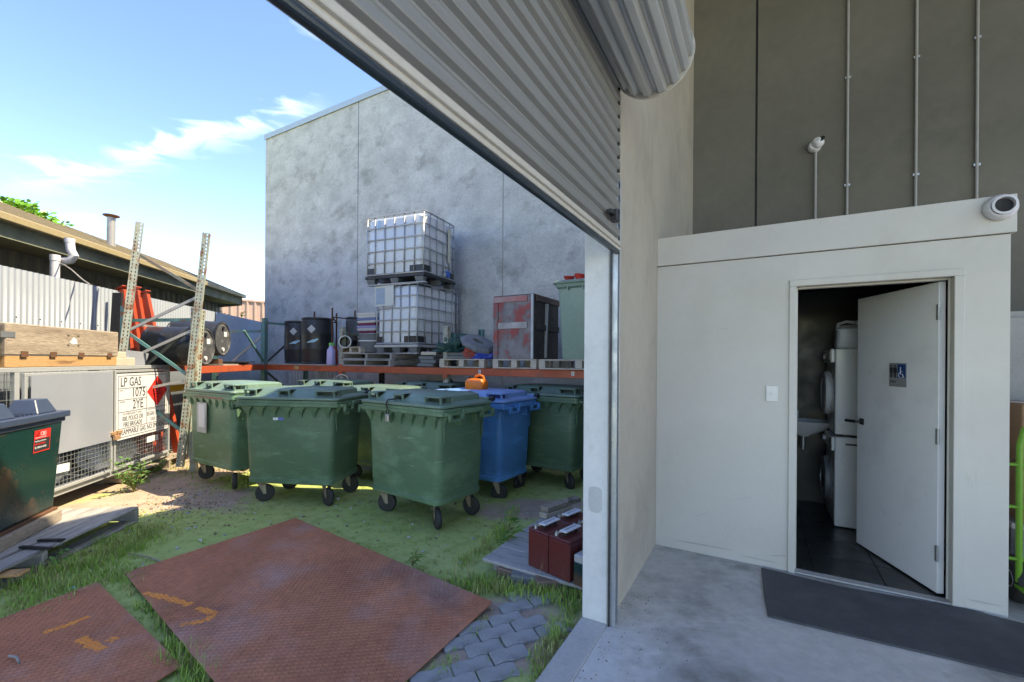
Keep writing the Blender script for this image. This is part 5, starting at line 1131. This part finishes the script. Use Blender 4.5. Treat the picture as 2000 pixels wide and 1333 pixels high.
# ================================================================ CHECKER PLATES
def plate(corners,z,label,thick=.006,marks=()):
    c=[Vector((p.x,p.y,0)) for p in corners]
    o_=c[0]; ux=(c[1]-c[0]); uy=(c[3]-c[0]); lx,ly=ux.length,uy.length
    cx=sum((p.x for p in c))/4; cy=sum((p.y for p in c))/4
    yaw=math.atan2(ux.y,ux.x)
    t=thing('checker_plate',label,'steel plate',(c[0].x,c[0].y,0),yaw,'rusty checker plates on the ground')
    # plate plane: z from three corner heights
    Mi=Matrix.Rotation(-yaw,3,'Z'); loc=[Mi@(p-c[0]) for p in c]
    def zz(x,y):
        w_=Matrix.Rotation(yaw,3,'Z')@Vector((x,y,0))+c[0]; return z(w_.x,w_.y)
    z00=zz(0,0); zx=(zz(lx,0)-z00)/lx; l3=loc[3]; zy=(zz(l3.x,l3.y)-z00-zx*l3.x)/l3.y
    pz=lambda x,y: z00+zx*x+zy*y
    mb=MB(); vs=[(p.x,p.y,pz(p.x,p.y)-thick) for p in loc]+[(p.x,p.y,pz(p.x,p.y)) for p in loc]
    mb.add(vs,[(3,2,1,0),(4,5,6,7),(0,1,5,4),(1,2,6,5),(2,3,7,6),(3,0,4,7)]); mb.build('sheet',M_plate,t)
    # raised treads
    tr=MB(); s=.030; st_=.0135
    def inside(x,y):
        sgn=None
        for i in range(4):
            a=loc[i];b=loc[(i+1)%4]; cr_=(b.x-a.x)*(y-a.y)-(b.y-a.y)*(x-a.x)
            if sgn is None: sgn=cr_>0
            elif (cr_>0)!=sgn: return False
            if abs(cr_)/(b-a).length<.018: return False
        return True
    x0=min(p.x for p in loc);x1=max(p.x for p in loc);y0=min(p.y for p in loc);y1=max(p.y for p in loc)
    i=0;x=x0
    while x<x1:
        j=0;y=y0
        while y<y1:
            if inside(x,y):
                a=R(45) if (i+j)%2 else R(-45); dx,dy=math.cos(a),math.sin(a); nx,ny=-dy,dx; h=pz(x,y); L2=.0125;w2=.0038;hh=.0028
                tr.add([(x-dx*L2,y-dy*L2,h),(x+nx*w2,y+ny*w2,h),(x+dx*L2,y+dy*L2,h),(x-nx*w2,y-ny*w2,h),(x-dx*L2*.5,y-dy*L2*.5,h+hh),(x+dx*L2*.5,y+dy*L2*.5,h+hh)],[(0,4,1),(4,5,1),(5,2,1),(0,3,4),(3,5,4),(3,2,5)])
            j+=1;y+=.0215
        i+=1;x+=.0215
    o=tr.build('treads',M_plate,t); o['kind']='stuff'
    return t,pz,yaw,c[0]
def raised(dz): return lambda x,y: gz(x,y)+dz
# plate 1 corners from the survey: left, near-right, right, far
P1=[gr(243,1117,-.09),gr(577,1012,-.10),gr(962,1180,-.045),None]
e1=P1[1]-P1[0]; P1[3]=P1[0]+(P1[2]-P1[1])*1.02
t1,pz1,yw1,o1=plate([P1[0],P1[3],P1[2],P1[1]],lambda x,y: gz(x,y)+.024,'large rusty checker plate in the middle of the yard entrance')
Z2=-.085
P2=[gr(190,1133,Z2),gr(395,1333,Z2)]
d2v=(P2[1]-P2[0]); pr=Vector((-d2v.y,d2v.x,0)).normalized()*-1
if pr.x>0: pr=-pr
P2b=[P2[0],P2[0]+Vector((gr(0,1205,Z2)-P2[0])).normalized()*1.6]
dirL=(P2b[1]-P2b[0]); 
q1_=P2[0]+d2v.normalized()*1.5
t2_,pz2,yw2,o2=plate([P2[0],P2[0]+dirL,q1_+dirL,q1_],lambda x,y: gz(x,y)+.024,'smaller rusty checker plate at the lower left corner')
# worn orange spray marks on the plates
def mark(t,pzf,yaw,org,pix,r,z):
    mb=MB(); pts=[]
    for x,y in pix:
        g=gr(x,y,z); l=Matrix.Rotation(-yaw,3,'Z')@(Vector((g.x,g.y,0))-org); pts.append(Vector((l.x,l.y,0)))
    for i in range(len(pts)-1):
        a,b=pts[i],pts[i+1]; n=Vector((-(b-a).y,(b-a).x,0)).normalized()
        k=6
        for s in range(k):
            p=a+(b-a)*s/k; q=a+(b-a)*(s+1)/k; w0=r*random.uniform(.5,1.2); w1=r*random.uniform(.5,1.2)
            mb.add([(v.x,v.y,pzf(v.x,v.y)+.0012) for v in (p-n*w0,q-n*w1,q+n*w1,p+n*w0)],[(0,1,2,3)])
    mb.build('paint_mark',M_omark,t)
mark(t1,pz1,yw1,o1,[(283,1157),(330,1170),(372,1184)],.026,-.08); mark(t1,pz1,yw1,o1,[(385,1190),(420,1204),(400,1218),(352,1225)],.028,-.08)

mark(t2_,pz2,yw2,o2,[(85,1232),(120,1222),(175,1200)],.022,-.085); mark(t2_,pz2,yw2,o2,[(155,1243),(185,1258),(200,1266)],.032,-.085); mark(t2_,pz2,yw2,o2,[(210,1250),(228,1240)],.028,-.085)
# ================================================================ PAVERS
pv=thing('paving','x','x'); del pv['label'];del pv['category']; pv['kind']='structure'; pv.location=F(-1.0,-.12,0); pv.rotation_euler=(0,0,YA+R(-14))
# interlocking zigzag block
def zig():
    L_=.200;W_=.098;k=.011
    top=[(L_*i/4,W_/2+(k if i%2 else -k*.1)) for i in range(5)]
    bot=[(L_*i/4,-W_/2+(k if i%2 else -k*.1)) for i in range(4,-1,-1)]
    return [(x-L_/2,y) for x,y in top+bot]
pm=MB().prism(zig()[::-1],-.05,0).mesh('paver',M_pav)
random.seed(12)
org=F(-1.05,-.30); 
ang=YA+R(52)
ex=Vector((math.cos(ang),math.sin(ang),0)); ey=Vector((-ex.y,ex.x,0))
pv.location=(0,0,0); pv.rotation_euler=(0,0,0)
pe0=Vector((P1[3].x,P1[3].y,0)); pe1=Vector((P1[2].x,P1[2].y,0)); pedge=(pe1-pe0); pn=Vector((pedge.y,-pedge.x,0)).normalized()
if pn.dot(F(-1,0)-pe0)<0: pn=-pn
pos=[]
for i in range(-10,11):
    for j in range(-13,14):
        p=org+ex*(i*.207+(.1035 if j%2 else 0))+ey*(j*.104)
        q=p-Q; b=q.dot(B); a=q.dot(A)
        if b>-.10 or b<-1.3: continue
        if (p-pe0).dot(pn)<.02: continue
        if a>.16 or a<-1.8: continue
        if a>-.05 and b>-.30: continue
        if random.random()<.03: continue
        pos.append(p)
for p in pos: link(pm,'paver',pv,.004,loc=(p.x,p.y,gz(p.x,p.y)+.006+random.uniform(-.006,.004)),rot=(random.uniform(-.03,.03),random.uniform(-.03,.03),ang+random.uniform(-.03,.03)))

# ================================================================ BOARD, BATTERIES, OFFCUTS, BRICKS
zB=.03
c_l=gr(943,1090,zB); c_r=gr(1128,1143,zB); c_t=gr(1085,968,zB)
bx_=(c_r-c_l); by_=(c_t-c_l); yb_=math.atan2(bx_.y,bx_.x)
bd=thing('plank_platform','weathered grey board platform on bricks beside the pier','pallet',(c_l.x,c_l.y,zB),yb_)
ly=1.25; nbd=5; bwid=ly/nbd
sk_=(by_.dot(bx_.normalized()))/by_.length
nbx=bx_.normalized(); nby=Vector((-nbx.y,nbx.x,0))
for k in range(nbd):
    off=sk_*.35*k*bwid+random.uniform(-.02,.02)
    st_=c_l+nbx*max(off,-.02)+nby*(k*bwid+bwid); lw=((Q-st_).dot(B)-.02)/nbx.dot(B); lws=lw if k==0 else lws
    MB().box(0,lw,0,bwid-.006,-.022,0).build('board',M_timgx,bd,bevel=.003,loc=(max(off,-.02),k*bwid,random.uniform(-.002,.002)))
for x in (.08,lws*.42,lws*.72): MB().box(x,x+.05,.02,ly*.55,-.075,-.0245).build('bearer',M_timg,bd,bevel=.003)
for k,(x,y,lab) in enumerate(((1003,1124,'dusty brick under the left end of the board platform'),(1030,1137,'dark brick under the middle of the board platform'),(1078,1148,'brown brick under the right end of the board platform'))):
    p=gr(x,y,-.05); p.z=gz(p.x,p.y)-.01
    tag(MB().box(-.11,.11,-.055,.055,0,.07).build('brick',M_brick if k!=1 else M_grub,loc=p,rot=yb_+.3*k,bevel=.006),lab,'brick','bricks under the board platform')
# batteries
def battery(label,p,yaw):
    t=thing('battery',label,'battery',p,yaw,'maroon batteries on the board platform')
    w_,l_b,h_=.181,.26,.27
    MB().box(-w_/2,w_/2,-l_b/2,l_b/2,0,h_-.02).build('case',M_batt,t,bevel=.004)
    MB().box(-w_/2-.001,w_/2+.001,-l_b/2-.001,l_b/2+.001,h_-.0195,h_).build('case_lid',M_batt,t,bevel=.006)
    hn=MB().loft([[(-.03,-.09,h_+.028),(.03,-.09,h_+.028),(.03,.09,h_+.028),(-.03,.09,h_+.028)]]*1+[[(-.03,-.09,h_+.038),(.03,-.09,h_+.038),(.03,.09,h_+.038),(-.03,.09,h_+.038)]]).build('vent_cap_bar',M_sign,t,bevel=.012,seg=3)
    mk=MB()
    for k in range(6):
        y=-.055+.021*k; mk.tube([(-.008,y,h_+.0385),(.008,y+.006,h_+.0385),(.0,y+.014,h_+.0385),(-.006,y+.008,h_+.0385)],.0012,4)
    mk.build('cap_markings',M_ink,hn)
    for y in (-.06,0,.06): MB().cyl((.0,y,h_),(.0,y,h_+.028),.012,n=8).build('cap_leg',M_black,t)
    for y in (-.10,.10): MB().cyl((.055*(1 if y>0 else 1)-.03 if False else -.045,y,h_),(-.045,y,h_+.022),.014,.011,n=12).cyl((-.045,y,h_+.0221),(-.045,y,h_+.034),.006,n=8).build('terminal',M_lead,t)
    MB().box(-.08,-.05,-.07,.07,h_+.0003,h_+.0015).build('yellow_label',mat('battery_label',(.62,.50,.22),(.35,.33,.30),14,.6),t)
    return t
bq=gr(1029,1098,zB+.002)
# front row: left face from px 1029..1070, then 1070..1117
cA=gr(1030,1104,zB); cBm=gr(1071,1127,zB); cC=gr(1117,1142,zB)
yv=math.atan2((cC-cA).y,(cC-cA).x); ex_=(cC-cA).normalized(); ey_=Vector((-ex_.y,ex_.x,0))
def bpos(i,j): return cA+ex_*(.093+.187*i)+ey_*(.135+.268*j)+Vector((0,0,.001))
battery('front left maroon battery of the four on the board platform',bpos(0,0),yv)
battery('front right maroon battery of the four on the board platform',bpos(1,0),yv)
battery('back left maroon battery of the four, nearest the timber offcuts',bpos(0,1.02),yv)
battery('back right maroon battery, half hidden by the pier',bpos(1,1.01),yv)
t=thing('small_battery','small dark green battery with clear sides hidden beside the pier','battery',bpos(2,-.1)+ex_*.01,yv)
MB().box(-.08,.08,-.10,.10,0,.15).build('case',M_bb,t,bevel=.004); MB().box(-.078,.078,-.098,.098,.1505,.20).build('lid',M_galvd,t,bevel=.004)
for k,(a_,b_,lab) in enumerate((((1063,1000),(1128,978),'upper of two timber offcuts on the board platform'),((1060,1008),(1110,990),'lower of two timber offcuts on the board platform'))):
    p=gr(a_[0],a_[1],zB+.05-.03*k);q=gr(b_[0],b_[1],zB+.05-.03*k)
    p.z=q.z=zB+(.074 if k==0 else .024); tag(MB().bar(p,q,.09,.043).build('timber_offcut',M_timl if k else M_timb,bevel=.003),lab,'timber','timber offcuts on the board platform')

# ================================================================ VEGETATION
random.seed(42)
gb=MB()
def blade(p,h,w_,lean,az,mi=0):
    dx,dy=math.cos(az),math.sin(az); nx,ny=-dy*w_/2,dx*w_/2
    a=[]
    for k,(t_,ww) in enumerate(((0,1),(.45,.8),(.8,.45),(1,0))):
        o_=lean*t_*t_; a.append((p.x+dx*o_,p.y+dy*o_,p.z+h*(t_-.25*lean/h*t_*t_ if h>0 else t_),ww))
    vs=[];
    for x,y,z,ww in a[:3]: vs+=[(x-nx*ww,y-ny*ww,z),(x+nx*ww,y+ny*ww,z)]
    vs.append(a[3][:3])
    gb.add(vs,[(0,1,3,2),(2,3,5,4),(4,5,6)],mi)
def tuft(x,y,n,h,r):
    for _ in range(n):
        a=random.uniform(0,2*math.pi); rr=r*math.sqrt(random.random()); px=x+rr*math.cos(a); py=y+rr*math.sin(a)
        hh=h*random.uniform(.4,1.1); blade(Vector((px,py,gz(px,py)-.004)),hh,random.uniform(.003,.0065),hh*random.uniform(.1,.8),random.uniform(0,6.283),1 if random.random()<.22 else 0)
def strip(pix,n,h,r,dens,z=-.1,jit=.06):
    """tufts along a pixel-surveyed ground line"""
    P_=[gr(x,y,z) for x,y in pix]
    L_=[(P_[i+1]-P_[i]).length for i in range(len(P_)-1)]; tot=sum(L_)
    for _ in range(n):
        s=random.uniform(0,tot); i=0
        while s>L_[i] and i<len(L_)-1: s-=L_[i]; i+=1
        p=P_[i]+(P_[i+1]-P_[i])*min(s/L_[i],1)
        tuft(p.x+random.gauss(0,jit),p.y+random.gauss(0,jit),dens,h*random.uniform(.5,1.2),r)
strip([(0,1150),(100,1125),(210,1080),(290,1030)],330,.095,.05,10,jit=.12)
strip([(0,1185),(90,1160),(180,1130),(240,1110)],240,.06,.05,10,jit=.10)
strip([(240,1120),(300,1190),(350,1250),(400,1333),(420,1400)],110,.07,.03,9,jit=.03)
strip([(355,1265),(385,1300),(400,1333)],60,.10,.05,14,jit=.04)
strip([(620,1045),(700,1070),(790,1100),(860,1140)],90,.05,.03,8,-.1,.08)
strip([(900,1110),(935,1085),(985,1040),(1005,1000)],55,.13,.05,10,-.1,.04)
strip([(880,1140),(930,1140),(990,1150),(1050,1160),(1120,1175)],230,.08,.05,10,-.06,.06)
strip([(1130,1150),(1115,1190),(1080,1250),(1040,1320)],120,.06,.04,10,-.04,.03)
strip([(960,1190),(900,1260),(840,1333)],36,.03,.03,7,-.04,.02)
strip([(380,905),(430,925),(480,950),(470,930)],110,.09,.07,9,-.12,.18)
strip([(330,900),(360,925),(420,945)],60,.07,.06,9,-.12,.12)
strip([(700,1000),(760,1030),(830,1045)],40,.06,.04,6,-.12,.12)
strip([(240,960),(290,930),(340,905)],50,.08,.05,8,-.12,.08)
for _ in range(420):
    x=random.uniform(-4.2,.2); y=random.uniform(3.0,5.2)
    if random.random()<.6: tuft(x,y,4,.04,.02)
for _ in range(26000):
    x=random.uniform(-4.6,.35); y=random.uniform(2.0,6.0); p=Vector((x,y,0))
    if -(p-Q).dot(B)<.05: continue
    if math.sin(x*3.1+1.3*math.sin(y*2.3))+math.sin(y*4.3+x*1.7)+random.gauss(0,.7)<-.3: continue
    z=gz(x,y)-.003; a=random.uniform(0,6.283); h=random.uniform(.004,.016); w_=random.uniform(.002,.004); l_=random.uniform(0,.010)
    gb.add([(x-math.sin(a)*w_,y+math.cos(a)*w_,z),(x+math.sin(a)*w_,y-math.cos(a)*w_,z),(x+math.cos(a)*l_,y+math.sin(a)*l_,z+h)],[(0,1,2)],1 if random.random()<.3 else 0)
# seed stalks
for x,y in ((1035,1130),(1050,1150),(1100,1125),(1125,1100),(890,1130),(915,1120),(870,1150),(960,1060)):
    p=gr(x,y,-.06); 
    for _ in range(3): 
        a=random.uniform(0,6.28); blade(Vector((p.x,p.y,gz(p.x,p.y))),random.uniform(.14,.24),.004,.07,a,1)
# moss tufts between pavers
for p in pos:
    for _k in range(2): q=p+ex*.114*random.choice((-1,1))+ey*random.uniform(-.05,.05); tuft(q.x,q.y,6,.020,.03)
# keep blades off the two plates
go=gb.build('grass',[M_grass,mat('dry_grass',(.34,.29,.13),(.26,.24,.10),5,.7,0,0,fine=0)]); go['kind']='stuff'
tag(go,'green and dry grass sprouting along plates, pallets and pavers','grass')
def plant(name,label,p,nst,h,lf,m,seed,spread=.25,cat='plant',wd=.35):
    random.seed(seed); t=thing(name,label,cat,p); s=MB(); l=MB()
    for k in range(nst):
        a=random.uniform(0,6.28); hh=h*random.uniform(.55,1.1); sp=spread*random.uniform(.2,1)
        pts=[(0,0,0),(sp*.35*math.cos(a),sp*.35*math.sin(a),hh*.5),(sp*math.cos(a),sp*math.sin(a),hh)]
        s.tube(pts,[.004,.003,.0015],5)
        for j in range(int(8*h/.3)):
            u=random.uniform(.2,1); q=Vector(pts[0]).lerp(Vector(pts[1]),u*2) if u<.5 else Vector(pts[1]).lerp(Vector(pts[2]),u*2-1)
            az=random.uniform(0,6.28); el=random.uniform(-.2,.7); d=Vector((math.cos(az)*math.cos(el),math.sin(az)*math.cos(el),math.sin(el))); n_=Vector((-math.sin(az),math.cos(az),0))
            L_=lf*random.uniform(.6,1.2); up=Vector((0,0,.12*L_))
            l.add([q,q+d*L_*.45+n_*L_*wd*.5+up,q+d*L_-up,q+d*L_*.45-n_*L_*wd*.5+up],[(0,1,2),(0,2,3)])
    s.build('stem',M_stem,t); l.build('foliage',m,t); return t
pp=gr(262,960,-.12); plant('leafy_weed','bushy leafy weed growing at the cage pallet corner',pp,16,.40,.075,M_weed,3,.30)
pp=gr(300,925,-.12); plant('leafy_weed','low leafy weed in the sun beside the cage pallet',pp,12,.26,.07,M_weed,4,.3)
pp=gr(992,1085,-.10); plant('tall_weed','tall thistle like weed at the board platform edge',pp,4,.34,.10,M_weed,8,.10,wd=.22)
pp=gr(118,1100,-.10); plant('low_weed','low round leafed weed under the grey pallet edge',pp,9,.09,.05,M_weed,9,.16,wd=.7)
pp=gr(805,1105,-.10); plant('seed_head_weed','thin weed by the upper right edge of the large plate',pp,7,.12,.06,M_weed,21,.10,wd=.2)
# vine over the shed roof
def vine():
    random.seed(5); t=thing('creeper_vine','bright green creeper spilling over the shed roof at the far left','vine'); s=MB(); l=MB()
    path=[at(-25,400,7.6),at(15,400,7.7),at(40,408,7.8),at(62,415,8.0),at(82,428,8.1),at(103,436,8.2)]
    s.tube(path,.012,5)
    for i in range(520):
        k=random.random()**1.2*(len(path)-1.001); q=path[int(k)].lerp(path[int(k)+1],k-int(k)); fall=1-.65*k/(len(path)-1)
        q=q+Vector((random.gauss(0,.09),random.gauss(0,.12),random.gauss(0,.09)*fall+.01*fall))
        az=random.uniform(0,6.28); d=Vector((math.cos(az),math.sin(az)*.5,random.uniform(-.6,.6))).normalized(); n_=d.orthogonal().normalized(); L_=random.uniform(.05,.11)
        l.add([q,q+d*L_*.4+n_*L_*.42,q+d*L_*.85+n_*L_*.3,q+d*L_,q+d*L_*.85-n_*L_*.3,q+d*L_*.4-n_*L_*.42],[(0,1,2,3),(0,3,4,5)])
    for sx_,sy_,h_ in ((35,400,30),(84,402,26),(72,405,22)):
        pass
    s.build('stem',M_stem,t); l.build('foliage',M_vine,t)
vine()
for x,y,lab,sd in ((440,612,'small bushy plant showing over the far fence, nearest the drums',31),(465,612,'yellow green bush tip showing over the far fence',33)):
    p=at(x,640,13.0); t=plant('fence_plant',lab,(p.x,p.y,p.z-.3),7,.75,.13,M_vine if sd==33 else M_weed,sd,.22,wd=.5)
# debris
random.seed(77)
dbs=MB()
for _ in range(150):
    x=random.uniform(-4,.3);y=random.uniform(3.1,5.4); z=gz(x,y); s_=random.uniform(.006,.018); a=random.uniform(0,6.28)
    dbs.box(-s_,s_,-s_*.6,s_*.6,-.002,s_*.6,random.choice((0,0,1)),T(x,y,z,random.uniform(-.3,.3),random.uniform(-.3,.3),a),t=s_*.25)
M_leafl=mat('dead_leaf',(.30,.19,.09),(.20,.12,.06),9,.8)
for _ in range(420):
    x=random.uniform(-4.4,.25);y=random.uniform(2.6,5.6)
    if -(Vector((x,y,0))-Q).dot(B)<.1: continue
    z=gz(x,y)+.006; s_=random.uniform(.006,.016); M_=T(x,y,z,random.uniform(-.5,.5),random.uniform(-.5,.5),random.uniform(0,6.28))
    dbs.add([(-s_,0,0),(0,s_*.4,.002),(s_,0,0),(0,-s_*.4,.002)],[(0,1,2),(0,2,3)],2,M_)
for _ in range(900):
    x=random.gauss(-3.6,.5);y=random.gauss(5.0,.35); z=gz(x,y); s_=random.uniform(.003,.010)
    dbs.box(-s_,s_,-s_*.7,s_*.7,-.002,s_*.6,random.choice((0,1,1)),T(x,y,z,0,0,random.uniform(0,6.28)),t=s_*.3)
for _ in range(220):
    p=F(random.uniform(-1.2,.5),random.uniform(.16,.5)*random.random()+.16,0); s_=random.uniform(.001,.004)
    dbs.box(-s_,s_,-s_*.7,s_*.7,.001,s_*.9,random.choice((1,2)),T(p.x,p.y,0,0,0,random.uniform(0,6.28)),t=s_*.3)
o=dbs.build('gravel',[M_galvd,M_brick,M_leafl]); o['kind']='stuff'; tag(o,'small stones and litter chips scattered on the moss','gravel')
t=MB().tube([gr(815,1120,-.1),gr(828,1123,-.1)],.006,6)
for k,(x,y,x2,y2,m,lab) in enumerate(((133,1144,148,1141,mat('blue_litter',(.1,.45,.55)),'small blue plastic strip in the grass above the lower left plate'),(252,1075,315,1090,M_timb,'dry twig lying on the moss above the large plate'),(388,1048,394,1052,M_sign,'tiny curled white scrap on the moss'),(18,1282,38,1296,M_timg,'dark twig lying on the lower left plate'))):
    p=gr(x,y,-.085);q=gr(x2,y2,-.085); p.z=gz(p.x,p.y)+.03*(k==3)+.008; q.z=gz(q.x,q.y)+.03*(k==3)+.008
    tag(MB().tube([p,p.lerp(q,.5)+Vector((.0,.01,.006)),q],.006,6).build('litter_scrap' if k in(0,2) else 'twig',m,smooth=True),lab,'litter' if k in(0,2) else 'twig')
bpy.context.view_layer.update()
